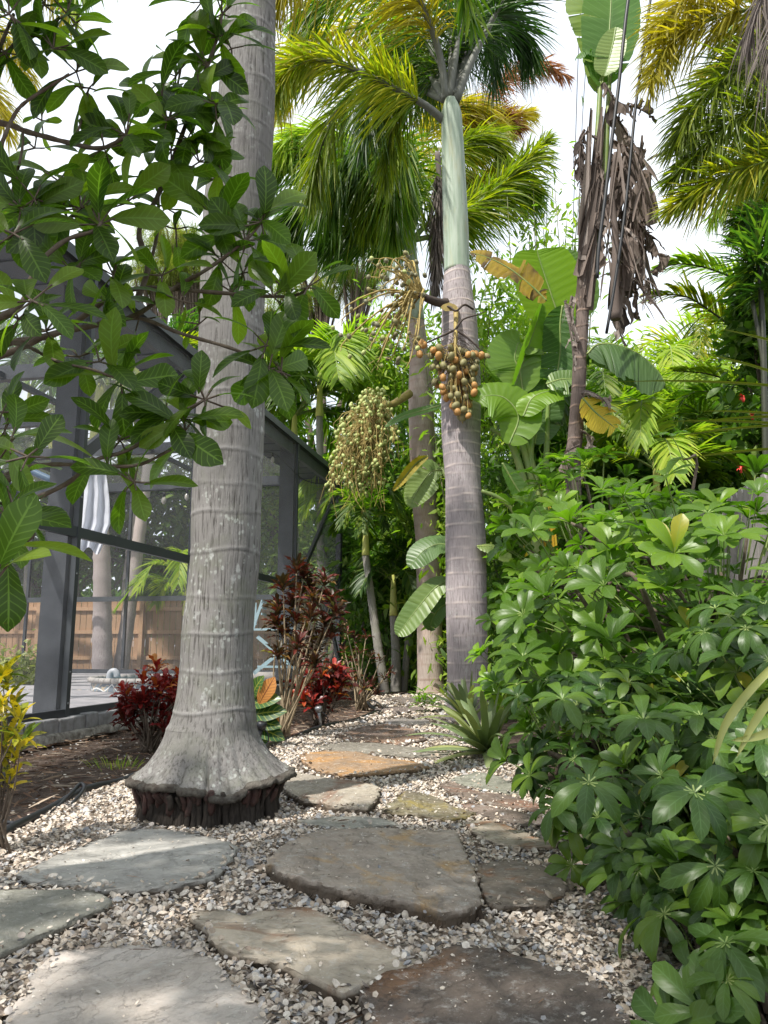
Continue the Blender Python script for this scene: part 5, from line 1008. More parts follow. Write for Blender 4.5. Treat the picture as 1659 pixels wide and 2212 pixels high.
for (u, v) in [(1605, 857), (1625, 895), (1600, 1010)]:
    g = Geo(); c = P(u, v, 6.6); tube(g, [c + [0, 0, -.05], c + [0, 0, .01]], .012, 5)
    for q in range(12): place(g, medl, c + R.normal(size=3) * .006, rdir(1)[0], [0, 0, 1.], .045, .5)
    build("flower", g, M['flower'], rt)
for (u, v, Y, n, R_, mt, lb) in [(1100, 900, 14.5, 10, 1.6, 'palmLime', "lime palm peeking out behind the paddle leaves"), (1270, 980, 8.6, 9, 1.0, 'palmG', "small feather palm at the foot of the banana trunk"), (1420, 1040, 7.6, 9, .9, 'palmLime', "small bright feather palm just above the umbrella shrub"), (1510, 940, 11.4, 10, 1.4, 'palmLime', "lime feather palm in the second row at right"), (980, 1120, 13.6, 10, 1.2, 'palmG', "feather palm between the third palm and the central palm")]:
    areca(gz(u, Y), P(u, v + 40, Y), n, R_, mt, lb, .4, .04, nl=110)
# behind the pool enclosure
for (u, v, Y, n, R_, mt, lb) in [(210, 960, 16.6, 10, 1.7, 'palmG', "thick leaning palm seen through the screen beside the towel"), (330, 930, 16.9, 10, 1.7, 'palmYG', "leaning pale trunked palm seen through the screen in front of the fence"), (60, 900, 19.5, 12, 2.2, 'palmG', "feathery palm behind the fence at far left"),
    (-60, 1050, 19, 10, 2.0, 'palmG', "palm behind the fence, cut by the left edge"), (330, 860, 21, 12, 2.4, 'palmDK', "dark palm behind the fence above the towel"), (470, 1000, 20, 10, 2.0, 'palmG', "palm behind the fence, hidden by the thick trunk"), (400, 1330, 16.5, 9, 1.3, 'palmLime', "low palm clump hanging over the right end of the warm fence"), (160, 1080, 20, 10, 2.0, 'palmYG', "yellowish palm between the fence palms at left")]:
    tk = {210: (225, .17), 330: (262, .13)}.get(u, (u, .08)); b_ = gz(tk[0], Y); 
    if u == 400: areca(b_, P(u, v, Y), n, R_, mt, lb, .4, .06, nl=90)
    else: areca(b_, P(u, v, Y), n, R_, mt, lb, .36, tk[1], 'bark2' if u in (210, 330) else 'barkD', nl=120, W_=.05)
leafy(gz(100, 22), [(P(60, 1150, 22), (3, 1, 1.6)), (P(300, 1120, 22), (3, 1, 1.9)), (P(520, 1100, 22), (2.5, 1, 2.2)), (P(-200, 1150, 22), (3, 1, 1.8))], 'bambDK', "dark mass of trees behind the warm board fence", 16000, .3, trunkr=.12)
leafy(gz(650, 20), [(P(640, 1150, 19.5), (1.8, .8, 2.2)), (P(560, 1000, 19.8), (1.4, .8, 1.4)), (P(700, 1250, 19), (1.5, .8, 1.4))], 'bamb', "sunlit leafy tree seen through the far screen bay", 11000, .22, trunkr=.1)
leafy(gz(55, 12), [(P(50, 1440, 12), (.45, .3, .4)), (P(85, 1465, 11.8), (.3, .3, .25)), (P(15, 1460, 12), (.4, .3, .25))], 'bladeW', "pale variegated shrub inside the enclosure at far left", 1500, .1, name="leafy_shrub", cat="shrub", trunkr=.02)
# soft pine trees beyond
ndl = leaf_tpl(2, ((0, .5, 1), (.012, .012, .003)), 0, .3)
def pine(base, cs, label, n):
    rt = empty("pine_tree", base, label, "pine tree"); g = Geo(); st = Geo(); base = np.asarray(base, float)
    for c, r in cs:
        c = np.asarray(c, float); r = np.asarray(r, float); K = 46; cc = c + rdir(K) * r * R.uniform(.4, 1, (K, 1)); m_ = n // len(cs); idx = R.integers(K, size=m_); place(g, ndl, cc[idx] + R.normal(size=(m_, 3)) * .06, rdir(m_) + [0, 0, .2], [0, 0, 1.], R.uniform(.25, .5, m_), np.clip(R.random(K)[idx] * .7 + R.random(m_) * .3, 0, 1))
        for q in cc[::2]: tube(st, spl([c + (base - c) * .25, (c + q) / 2 + R.normal(size=3) * .15, q], 8), np.linspace(.05, .012, 8), 5)
        tube(st, spl([base, base + (c - base) * [.2, .2, .5], c], 10), np.linspace(.18, .06, 10), 8)
    build("crown", g, M['pine'], rt); build("trunk", st, M['twig'], rt)
pine(gz(430, 23), [(P(370, 520, 23), (1.1, 1, .8)), (P(420, 590, 23), (1.3, 1, .7)), (P(330, 600, 23), (1.2, 1, .6))], "soft light green pine above the enclosure roof", 15000)
pine(gz(700, 22), [(P(690, 620, 22), (1.5, 1, .9)), (P(780, 590, 22), (1.2, 1, .8)), (P(620, 680, 22), (1.2, 1, .8))], "brownish pine with bare twigs between the two left palms", 13000)
# far wood closing the horizon
g = Geo()
for x, y, z_, r in [(-14, 27, 2.2, 3.5), (-8, 28, 2.4, 3.5), (-2, 27, 2.2, 3), (3, 24, 2.0, 3), (8, 22, 2.2, 3), (13, 20, 2.4, 3.5), (9, 13, 1.8, 2)]: cloud(g, [x, y, z_], [r, 1.2, z_ * .9], 3000, .45, medl, 1.2, 90, .2)
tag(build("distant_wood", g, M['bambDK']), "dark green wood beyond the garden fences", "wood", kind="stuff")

# ------------------------------------------------------------------ right-hand palms
pr = empty("palm_tree", [5.2, 6.4, 0], "yellow fronded palm standing outside the upper right corner", "palm tree")
g = Geo(); tube(g, spl([[5.2, 6.4, 0], [5.15, 6.4, 2.5], [5.1, 6.4, 5.0]], 60), np.linspace(.2, .15, 60), 20); build("trunk", g, M['bark2'], pr); g = Geo(); tube(g, spl([[5.1, 6.4, 5.0], [5.1, 6.4, 5.5], [5.1, 6.4, 6.0]], 12), np.linspace(.15, .08, 12), 16); build("crownshaft", g, M['shaft'], pr)
cr5 = (1960, 60)
for pts, m_, L_, n_, dr in [([(1960, 160), (1800, 60), (1650, 20), (1540, 40), (1450, 90), (1400, 190, -.2)], 'palmY', .52, 380, .3),
  ([(1960, 160), (1800, 150), (1680, 130), (1580, 160), (1500, 240), (1460, 320)], 'palmYG', .55, 380, .35),
  ([(1960, 170), (1800, 220), (1680, 220), (1590, 260), (1520, 320), (1450, 390)], 'palmYG', .5, 380, .25),
  ([(1960, 180), (1820, 300), (1720, 330), (1620, 360), (1530, 400), (1450, 450)], 'palmYG', .5, 380, .2),
  ([(1960, 150), (1800, -60), (1680, -100), (1560, -60), (1470, 10), (1420, 70)], 'palmY', .55, 360, .35),
  ([(1960, 150), (1780, 20, .4), (1680, 0, .4), (1600, 60, .4), (1560, 180, .4)], 'palmG', .5, 300, .4),
  ([(1960, 180), (1820, 200, .4), (1720, 200, .5), (1640, 280, .5), (1610, 380, .5)], 'palmG', .5, 300, .4),
  ([(1960, 190), (1840, 330, .5), (1760, 330, .7), (1660, 400, .9), (1590, 500, 1)], 'palmYG', .5, 320, .4), ([(1960, 190), (1820, 120, .8), (1740, 90, 1), (1640, 110, 1.2), (1520, 160, 1.2)], 'palmY', .55, 320, .4), ([(1960, 190), (1830, 260, .9), (1750, 260, 1.1), (1640, 330, 1.3), (1540, 470, 1.3)], 'palmLime', .5, 320, .5),
  ([(1960, 200), (1850, 380), (1760, 440), (1680, 470), (1600, 470)], 'palmG', .45, 300, .2)]:
    frond(pr, pf(pts, 6.4), M[m_], L_ * 1.05, .024, int(n_ * .9), droop=dr, r=.022, rmat=M['petG'])
frond(pr, PP([(1740, -200, 4.2), (1700, -110, 4.1), (1665, -40, 4.1), (1635, 30, 4.1), (1612, 90, 4.1)]), M['palmGrey'], .28, .011, 110, droop=.9, a0=35, a1=15, r=.02, rmat=M['palmGrey'])
frond(pr, PP([(1760, -120, 4.0), (1710, -20, 3.9), (1680, 60, 3.9), (1662, 130, 3.9)]), M['palmGrey'], .3, .011, 110, droop=.9, a0=35, a1=15, r=.02, rmat=M['palmGrey'])
pr = empty("palm_tree", gz(1850, 8.5), "lime green palm with long combed fronds at the right, behind the dead banana leaves", "palm tree")
g = Geo(); c_ = P(1850, 900, 8.5); tube(g, spl([gz(1850, 8.5), c_], 30), .12, 16); build("trunk", g, M['barkD'], pr)
for pts, m_, L_ in [([(1850, 900), (1740, 800), (1650, 755), (1560, 690), (1480, 640), (1400, 640)], 'palmYG', .55), ([(1850, 900), (1760, 720), (1660, 640), (1560, 590), (1480, 570), (1420, 580)], 'palmLime', .5), ([(1850, 900), (1740, 880), (1640, 850), (1540, 810), (1450, 800)], 'palmLime', .45), ([(1850, 900), (1800, 700), (1740, 620), (1640, 600), (1560, 640)], 'palmYG', .5)]:
    frond(pr, pf(pts, 8.5), M[m_], L_, .03, 220, plum=False, droop=.45, r=.028, rmat=M['petDK'], a0=55, a1=35, tilt=.5)
# spiky dracaena-like tree
b_ = gz(1648, 6.2); rt = empty("dracaena_tree", b_, "thin dark stemmed tree with a spiky rosette of narrow leaves at the right edge", "tree"); g = Geo(); c_ = P(1640, 570, 6.2); tube(g, spl([b_, P(1650, 800, 6.2), c_], 20), np.linspace(.03, .02, 20), 10); c2 = P(1625, 650, 6.2); tube(g, spl([P(1650, 800, 6.2), P(1640, 730, 6.2), c2], 10), .018, 8); build("trunk", g, M['petDK'], rt)
g = Geo()
for c, n_, l_ in ((c_, 170, .46), (c_ + [0.1, .1, .25], 120, .42), (c2 + [0.15, 0, .1], 90, .34)): d = rdir(n_, -.55); ribbons(g, c + d * .03 + R.normal(size=(n_, 3)) * .04, d, l_ * R.uniform(.7, 1.1, n_), .024, np.cross(d, [0, 0, 1.]) + .01, .18, 4)
build("foliage", g, M['palmDK'], rt)
# near blades reaching in from the right
rt = empty("cycad_frond_plant", [1.9, 2.0, 0], "near palm whose soft long blades reach in from the right edge", "palm"); g = Geo(); tube(g, spl([[1.9, 2.0, 0], [1.85, 2.0, .8], [1.6, 2.0, 1.5]], 14), np.linspace(.05, .02, 14), 10); build("stem", g, M['stemG'], rt); g = Geo()
for a, b, s_ in [((1760, 860), (1490, 745), 1), ((1760, 790), (1540, 700), 1), ((1770, 925), (1480, 905), 1), ((1770, 930), (1500, 880), 1), ((1780, 950), (1420, 895), 1), ((1770, 990), (1440, 985), 1), ((1800, 940), (1430, 930), 1), ((1780, 870), (1330, 800), 1)]:
    A_ = P(a[0], a[1] - 25, 2.05); B_ = P(b[0], b[1] + 20, 2.15); L_ = np.linalg.norm(B_ - A_); tube(g, spl([np.array([1.6, 2.0, 1.5]), A_], 6), .006, 5); ribbons(g, A_, B_ - A_ + [0, 0, .05], L_, .009, [0, -.6, .8], .1, 10, .5, 0, ([0, .1, .6, 1], [.6, 1, .8, .05]), .25)
build("fronds", g, M['bladeY'], rt)
# pale blade plant lower right
b_ = P(1750, 1900, 1.75); b_[2] = 0; rt = empty("strap_leaf_plant", b_, "pale strap leaves hanging in at the right edge among the umbrella shrub", "plant"); g = Geo()
for l in ([(1760, 1470), (1680, 1500), (1630, 1560), (1592, 1635)], [(1790, 1500), (1700, 1560), (1640, 1590), (1580, 1600)], [(1740, 1380), (1640, 1470), (1570, 1560), (1540, 1650)]):
    c = spl(PP(l, 1.6), 14); T = np.gradient(c, axis=0); S = nrm(np.cross(T, [0, -1, .3])); w_ = .0085 * np.interp(np.linspace(0, 1, 14), [0, .6, .9, 1], [.8, 1, .6, .03]); V = np.stack([c - S * w_[:, None], c + [0, .004, 0], c + S * w_[:, None]], 1).reshape(-1, 3); f = [[i * 3 + j, i * 3 + j + 1, i * 3 + j + 4, i * 3 + j + 3] for i in range(13) for j in range(2)]; A = np.array([[i / 13, j - 1, .8] for i in range(14) for j in range(3)]); g.add(V, f, A)
    tube(g, spl([b_, (b_ + c[0]) / 2 + [0.1, 0, .2], c[0]], 10), .008, 6)
build("leaves", g, M['bladeW'], rt)

# ------------------------------------------------------------------ bird of paradise / banana clump
def paddle(parent, path, Wm, mat, tears=4, face=(0, -1, .3), fold=.35, droop=.25, pet0=.0, rib=.012, crump=0, tint=None, name="leaf", profp=.55, sides=(-1, 1), torn=.25):
    g = Geo(); m = 46; c = spl(path, m); T = nrm(np.gradient(c, axis=0)); S = nrm(np.cross(T, np.asarray(face, float))); U = np.cross(S, T); U *= np.sign(np.sum(U * np.asarray(face, float), 1))[:, None]
    t = np.linspace(0, 1, m); w_ = Wm / 2 * np.clip(np.sin(np.pi * np.clip(t, .004, .985) ** .85), 0, 1) ** profp; tt = R.random() if tint is None else tint
    tube(g, c, np.linspace(rib, rib * .2, m), 6, 1)
    for sg in sides:
        cut = sorted(set([0, m - 1] + [int(x) for x in R.uniform(4, m - 4, tears)]))
        for a, b in zip(cut[:-1], cut[1:]):
            rows = np.arange(a, b + 1); ph = fold * (1 + R.normal() * torn * 1.5); tw = R.normal() * torn * .35; dr = droop * (1 + R.normal() * torn); K = 7; V = []; A = []; t2 = np.clip(tt + R.normal() * .12 * (tears > 0), 0, 1)
            for i in rows:
                edge_ = 1 - .06 * R.random() * (tears > 3)
                for q in np.linspace(0, 1, K):
                    r_ = w_[i] * q * edge_; shrink = ((i - (a + b) / 2) / max(b - a, 1)) * -.35 * q * min(1, torn) * (0 if (a == 0 and b == m - 1) else 1) * (b - a) / m * 2
                    p_ = c[i] + S[i] * sg * r_ * math.cos(ph) + U[i] * r_ * math.sin(ph) + T[i] * (r_ * (.18 + tw * q) + shrink * Wm * .3)
                    p_ = p_ + np.array([0, 0, -1]) * droop * r_ * q * (dr / max(droop, .01)); 
                    if crump: p_ = p_ + crump * np.array(mn.noise_vector((p_[0] * 9, p_[1] * 9, p_[2] * 9))) * q + crump * .5 * np.array(mn.noise_vector((p_[0] * 31, p_[1] * 31, p_[2] * 31))) * q
                    p_ = p_ + U[i] * .004 * math.sin(i * 2.2) * (q > 0)
                    V.append(p_); A.append((t[i], q * sg, t2))
            f = [[i * K + j, i * K + j + 1, (i + 1) * K + j + 1, (i + 1) * K + j] for i in range(len(rows) - 1) for j in range(K - 1)]
            g.add(V, f, A, 0)
    return build(name, g, [M[mat], M['dead' if crump else 'petG']], parent)
YB = 6.9; bb = gz(1236, YB); pr = empty("banana_tree", bb, "tall banana-like trunk with shredded dead leaves hanging from its top", "banana tree")
trunk("trunk", [(1234, 1180, 17), (1238, 1050, 17), (1243, 940, 16), (1249, 850, 15), (1254, 750, 15), (1258, 680, 14), (1262, 600, 15), (1268, 540, 16)], YB, M['barkT'], pr, (.16, .13), 28, .09, .15, .015)
# leaf base fan, dead sheaths
g = Geo(); 
for q in range(30):
    a = P(1256 + R.uniform(-8, 12), 670 - q * 6, YB - R.uniform(.02, .09)); b = P(1276 + R.uniform(-16, 36), 300 + R.uniform(-80, 160), YB - R.uniform(.0, .14)); ribbons(g, a, b - a, np.linalg.norm(b - a), R.uniform(.05, .12), [1, R.normal() * .5, 0], R.normal() * .03, 8, R.random(1), 0, ([0, .3, .7, 1], [.9, 1, .6, .2]), .35)
build("dead_sheath", g, M['dead'], pr)
g = Geo(); tube(g, spl(PP([(1260, 680), (1272, 500), (1288, 330), (1296, 200), (1300, 120)], YB + .02), 24), np.linspace(.035, .022, 24), 10); tube(g, spl(PP([(1265, 620), (1300, 440), (1310, 300), (1318, 150)], YB), 24), np.linspace(.05, .02, 24), 10); build("leaf_stalk", g, M['petG'], pr)
K = dict(crump=.0)
paddle(pr, PP([(1300, 190), (1312, 110), (1318, 40), (1322, -60), (1326, -190)], YB), .62, 'banana', 7, (0, -1, .2), .1, .05, torn=.3)
paddle(pr, PP([(1290, 200), (1300, 120), (1288, 60), (1262, 10), (1250, -60)], YB + .15), .5, 'bananaB', 6, (-.2, -1, .3), .15, .1)
paddle(pr, PP([(1330, 60), (1325, 90), (1318, 120), (1310, 150), (1305, 165)], YB - .15), .30, 'bananaB', 2, (-.3, -1, .1), .25, .0, torn=.15)
paddle(pr, PP([(1330, 130), (1290, 120), (1265, 110), (1245, 125)], YB), .22, 'banana', 5, (0, -.5, 1), .3, .9)
# dead hanging leaves
def dead(parent, path, Wm, tears_, cr=.05, fold=.9, dr=.6, tint=None): return paddle(parent, path, Wm * .78, 'dead', tears_ + 3, (R.normal() * .5, -1, R.normal() * .2), fold, dr, rib=.012, crump=cr, tint=tint, name="dead_leaf", torn=.9)
for pts, w_, tn in [([(1300, 330), (1330, 350), (1350, 450), (1345, 560), (1340, 660), (1335, 720)], .34, .3), ([(1320, 300), (1360, 330), (1385, 420), (1395, 520), (1390, 600)], .32, .4), ([(1310, 320), (1345, 420), (1370, 520), (1375, 640), (1380, 690)], .34, .3), ([(1290, 300), (1262, 290), (1252, 340), (1256, 400), (1262, 430)], .16, .05), ([(1262, 280), (1250, 310), (1256, 380), (1258, 430)], .14, .0),
   ([(1300, 380), (1296, 460), (1280, 540), (1262, 600)], .22, .5), ([(1290, 330), (1300, 430), (1298, 520), (1285, 590)], .18, .4), ([(1320, 480), (1335, 560), (1330, 640), (1335, 700), (1345, 740)], .20, .75), ([(1305, 180), (1335, 220), (1380, 235), (1420, 260)], .26, .15), ([(1330, 250), (1360, 300), (1375, 350), (1380, 400)], .24, .5), ([(1380, 480), (1410, 520), (1425, 560), (1420, 600)], .22, .3), ([(1370, 600), (1390, 630), (1410, 650)], .18, .6), ([(1340, 420), (1345, 500), (1350, 560), (1352, 640)], .3, .2), ([(1235, 640), (1228, 680), (1235, 740), (1240, 800)], .14, .8)]:
    dead(pr, PP(pts, YB + R.uniform(-.15, .1)), w_, 9, .045, 1.0, .8, tn)
g = Geo()
for q in range(46):
    st_ = P(R.uniform(1285, 1390), R.uniform(290, 480), YB + R.uniform(-.2, .2)); ribbons(g, st_, [R.normal() * .25, R.normal() * .3, -1], R.uniform(.5, 1.1), R.uniform(.015, .05), rdir(1)[0], 0, 9, R.random(1) * .6, 0, ([0, .2, .5, .8, 1], [.5, 1, .6, .9, .2]), R.uniform(-.4, .4))
for q in range(60):
    st_ = P(R.uniform(1315, 1400), R.uniform(330, 640), YB + R.uniform(-.2, .2)); d = nrm([R.normal() * .8, R.normal() * .4, -.6 + R.normal() * .5]); ribbons(g, st_, d, R.uniform(.12, .3), R.uniform(.015, .06), rdir(1)[0], R.uniform(.2, .9), 5, R.random(1), 0, ([0, .3, .8, 1], [.5, 1, .8, .3]), R.uniform(-.4, .4))
for q in range(26):
    st_ = P(1256 + R.normal() * 8, R.uniform(300, 430), YB - .05); ribbons(g, st_, [R.normal() * .3, -.1, -1], R.uniform(.1, .3), .012, rdir(1)[0], .2, 4, R.random(1) * .4)
build("dead_shreds", g, M['dead'], pr)
g = Geo(); tube(g, spl(PP([(1330, 330), (1322, 420), (1330, 520), (1328, 620), (1330, 690)], YB - .15), 20), np.linspace(.02, .05, 20), 8); build("dead_stalk", g, M['dead'], pr)
for q in range(9):
    c = PP([(1246, 880 - q * 24), (1232 + R.uniform(-22, 30), 860 - q * 24), (1240 + R.uniform(-30, 40), 890 - q * 24)], YB - .12); ribg = Geo()
SHRED = 1
dead(pr, PP([(1252, 960), (1225, 975), (1215, 1000), (1222, 1030)], YB - .1), .14, 3, .03); dead(pr, PP([(1255, 930), (1275, 945), (1270, 975), (1280, 985)], YB - .1), .14, 3, .03, tint=.9); dead(pr, PP([(1250, 740), (1235, 700), (1225, 660), (1218, 650)], YB - .12), .10, 1, .01, 1.0, .2, .9)
paddle(pr, PP([(1268, 765), (1290, 745), (1330, 745), (1380, 765), (1420, 800), (1438, 830)], YB - .1), .42, 'bananaB', 9, (.15, -.6, 1), -.5, .95, torn=.12, tint=.1, sides=(-1, 1))
paddle(pr, PP([(1258, 860), (1285, 890), (1310, 910), (1330, 925)], YB - .15), .36, 'bananaY', 4, (0, -1, .4), .2, .3, torn=.5)
dead(pr, PP([(1256, 850), (1270, 845), (1300, 860), (1318, 885)], YB - .15), .16, 4, .03)
# clump of paddle leaves left of it
YC = 7.6; bb = gz(1150, YC); pr = empty("bird_of_paradise", bb, "clump of big green paddle leaves on long stalks right of the central palm", "bird of paradise plant")
def stalk(pts, r, mt='petG', Y=YC): g = Geo(); c = spl(PP(pts, Y), 20); tube(g, c, np.linspace(r, r * .35, 20), 8); build("leaf_stalk", g, M[mt], pr)
for l, r in [([(1165, 1250), (1140, 1080), (1105, 960), (1060, 925)], .06), ([(1160, 1250), (1150, 1100), (1148, 960), (1170, 880)], .05), ([(1165, 1250), (1150, 1050), (1110, 900), (1095, 870)], .05), ([(1160, 1250), (1120, 1120), (1085, 1080), (1040, 1060)], .05), ([(1170, 1250), (1160, 1050), (1130, 920), (1135, 850)], .04), ([(1168, 1250), (1180, 1000), (1185, 850), (1200, 700)], .04)]: stalk(l, r)
g = Geo()
for q in range(10): c = P(1150 + q * 5, 1250, YC); ribbons(g, c, P(1120 + q * 7, 1040 + R.uniform(-30, 60), YC) - c, .95, .12, [1, 0, 0], .0, 8, R.random(1), 0, ([0, .5, 1], [1, .8, .1]), .4)
build("sheath", g, M['bananaY'], pr)
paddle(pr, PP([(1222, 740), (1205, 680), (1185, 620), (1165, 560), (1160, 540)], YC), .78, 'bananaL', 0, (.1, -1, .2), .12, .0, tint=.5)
paddle(pr, PP([(1240, 700), (1240, 640), (1225, 580), (1215, 540)], YC + .4), .6, 'bananaB', 0, (.1, -1, .2), .1, .0)
paddle(pr, PP([(1215, 660), (1210, 700), (1210, 760), (1200, 820), (1190, 830)], YC - .1), .42, 'banana', 14, (0, -1, .2), .25, .05, torn=.1)
paddle(pr, PP([(1105, 850), (1130, 780), (1155, 710), (1172, 655)], YC - .1), .30, 'banana', 0, (.6, -1, .2), .5, .0, sides=(-1, 1))
paddle(pr, PP([(1130, 850), (1122, 800), (1112, 775), (1118, 745), (1125, 740)], YC - .1), .6, 'banana', 2, (0, -1, .3), .15, .1, torn=.08)
paddle(pr, PP([(1110, 830), (1100, 790), (1100, 760)], YC), .5, 'banana', 0, (0, -1, .1), .1, .0)
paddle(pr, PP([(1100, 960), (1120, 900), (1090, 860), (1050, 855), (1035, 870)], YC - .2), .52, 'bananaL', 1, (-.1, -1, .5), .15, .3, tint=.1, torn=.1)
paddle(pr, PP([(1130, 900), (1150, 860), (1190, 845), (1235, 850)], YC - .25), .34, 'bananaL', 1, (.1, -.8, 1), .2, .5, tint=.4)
paddle(pr, PP([(1180, 830), (1210, 820), (1245, 818), (1262, 815)], YC - .3), .32, 'bananaB', 3, (0, -1, .6), .2, .3, torn=.3)
paddle(pr, PP([(1155, 960), (1165, 900), (1172, 850), (1178, 820)], YC), .48, 'bananaB', 3, (0, -1, .2), .1, .1)
paddle(pr, PP([(1085, 1000), (1120, 1060), (1160, 1110), (1180, 1150)], YC - .3), .24, 'banana', 1, (.2, -.8, .8), .4, .1)
paddle(pr, PP([(1180, 650), (1150, 620), (1100, 580), (1050, 555), (1015, 545)], YC - .4), .34, 'bananaOld', 9, (0, -1, .6), .3, .35, torn=.6, tint=.5)
paddle(pr, PP([(1030, 1180), (1060, 1180), (1090, 1195), (1105, 1200)], YC), .22, 'bananaB', 0, (0, -.7, 1), .2, .4)
# paddle leaves left of the central palm (a second clump behind it)
YD = 8.6; bb = gz(1010, YD); pr = empty("bird_of_paradise", bb, "low paddle leaved plant with leaves drooping left behind the central palm", "bird of paradise plant"); YC0 = YC
stalk([(1010, 1560), (1005, 1350), (990, 1200), (965, 1210)], .04, Y=YD); stalk([(1010, 1560), (1000, 1300), (985, 1240), (960, 1235)], .04, Y=YD); stalk([(1010, 1560), (1012, 1200), (1000, 950), (950, 880)], .04, Y=YD)
paddle(pr, PP([(985, 1185), (950, 1175), (915, 1190), (885, 1225)], YD - .2), .42, 'bananaB', 0, (.1, -.8, .8), .15, .1, tint=.2)
paddle(pr, PP([(975, 1250), (940, 1270), (905, 1310), (875, 1350), (858, 1372)], YD - .2), .30, 'bananaB', 2, (-.3, -1, .3), .2, .1, torn=.1, tint=.6)
paddle(pr, PP([(985, 1300), (955, 1310), (935, 1335), (928, 1362)], YD - .1), .26, 'bananaB', 1, (0, -1, .5), .3, .2)
paddle(pr, PP([(965, 872), (920, 885), (870, 900), (832, 922)], YD - .2), .15, 'banana', 0, (0, -1, .8), .3, .2, tint=.5)
paddle(pr, PP([(955, 1015), (930, 1020), (905, 1055), (885, 1095)], YD - .2), .36, 'bananaB', 2, (0, -1, .3), .2, .2, tint=.7)
paddle(pr, PP([(925, 985), (900, 1000), (870, 1035), (850, 1060)], YD - .3), .16, 'bananaOld', 1, (-.3, -1, .1), .6, .2)
g = Geo()
for p0 in ([(1045, 1120), (1015, 900), (960, 870)], [(1010, 1500), (1000, 1150), (955, 1010)]): tube(g, spl(PP(p0, YD), 12), .02, 6)
build("leaf_stalk", g, M['petG'], pr)

# ------------------------------------------------------------------ cables
def cablething(pts, Y, r, label):
    g = Geo(); c = spl(PP(pts, Y), 30); tube(g, c, r, 6); tag(build("overhead_cable", g, M['cable'], org=c[0]), label, "cable")
cablething([(1375, -60), (1357, 0), (1337, 180), (1322, 300), (1308, 420), (1293, 540), (1290, 600)], 6.4, .017, "thick black cable crossing in front of the banana trunk")
cablething([(1415, -60), (1405, 0), (1388, 120), (1372, 240), (1352, 440), (1330, 600), (1310, 720)], 6.5, .014, "thick black cable right of the banana trunk")
cablething([(1258, -60), (1255, 0), (1248, 150), (1240, 420), (1236, 560)], 13, .008, "thin dark wire against the white sky, left one of a pair")
cablething([(1272, -60), (1268, 100), (1258, 260), (1250, 470)], 13, .007, "thin dark wire against the white sky, right one of a pair")

# ------------------------------------------------------------------ umbrella shrubs (schefflera)
sl = leaf_tpl(8, ((0, .1, .12, .35, .62, .82, .94, 1), (.008, .01, .045, .12, .17, .15, .08, .01)), .2, .62)
sl_round = leaf_tpl(8, ((0, .1, .12, .35, .65, .84, .94, 1), (.008, .01, .045, .12, .195, .2, .14, .03)), .22, .38)
def whorl(g, st, c, up_, s, n=None, pet=None, tint=None, origin=None, bowl=False):
    n = n or R.integers(7, 10); up_ = nrm(up_); e = nrm(np.cross(up_, [.2, .3, .9])); f = np.cross(up_, e); ph = np.arange(n) / n * 2 * math.pi + R.uniform(0, 6) + R.normal(size=n) * .08; th = (R.uniform(.55, 1.2) if bowl else R.uniform(.95, 1.5)) + R.normal(size=n) * .17
    d = up_ * np.cos(th)[:, None] + (e * np.cos(ph)[:, None] + f * np.sin(ph)[:, None]) * np.sin(th)[:, None]
    place(g, sl_round if bowl else sl, np.tile(c, (n, 1)), d, up_, s * R.uniform(.78, 1.1, n), np.clip((R.random() if tint is None else tint) + R.normal(size=n) * .12, 0, 1))
    ribbons(st, np.tile(c, (n, 1)), d, s * .16, s * .028, np.cross(d, up_), 0, 1, .8, 0, ([0, 1], [1, 1]))
    if origin is not None: tube(st, spl([origin, (c + origin) / 2 + [0, 0, .01], c], 5), [s * .035, s * .028, s * .022, s * .02, s * .018], 5, 0, cap=False)
def scheff(base, blobs, mat, label, s, extra=(), view=(0, 0, .75)):
    rt = empty("umbrella_shrub", base, label, "umbrella shrub"); base = np.asarray(base, float); g = Geo(); st = Geo(); big = Geo(); view = np.asarray(view)
    for c, r, n in blobs:
        c = np.asarray(c, float); r = np.asarray(r, float); k = rdir(n, -.75); rr = R.uniform(.72, 1.06, n); pts = c + k * rr[:, None] * r
        for q in range(n):
            if pts[q][2] < .04: continue
            out = nrm(k[q] / r * r.mean()); tov = nrm(view - pts[q]); o_ = pts[q] - (k[q] * r) * .28 - [0, 0, s * .7]
            whorl(g, st, pts[q], out * .6 + [0, 0, .75] + tov * .25 + R.normal(size=3) * .22, s * R.uniform(.62, 1.12), bowl=mat != 'scheff_dk' or R.random() < .25, origin=o_, tint=R.random() * .8)
            if q % 3 == 0: tube(big, spl([o_, c - [0, 0, r[2] * .3] + R.normal(size=3) * .05, base + R.normal(size=3) * [.15, .15, 0]], 8), np.linspace(.006, .018, 8), 6)
    for (u, v, Y, sz, upv) in extra:
        c = P(u, v, Y); o_ = c + np.array([.12, .12, -.14]); whorl(g, st, c, upv, sz * (1.12 if mat != 'scheff_dk' else 1), 8, bowl=mat != 'scheff_dk', origin=o_, tint=R.random() * .6); tube(big, spl([o_, o_ + [.15, .2, -.1], base], 8), np.linspace(.007, .016, 8), 6)
    build("foliage", g, M[mat], rt); build("leaf_stalks", st, M['petG'], rt); build("branches", big, M['twig'], rt); return rt
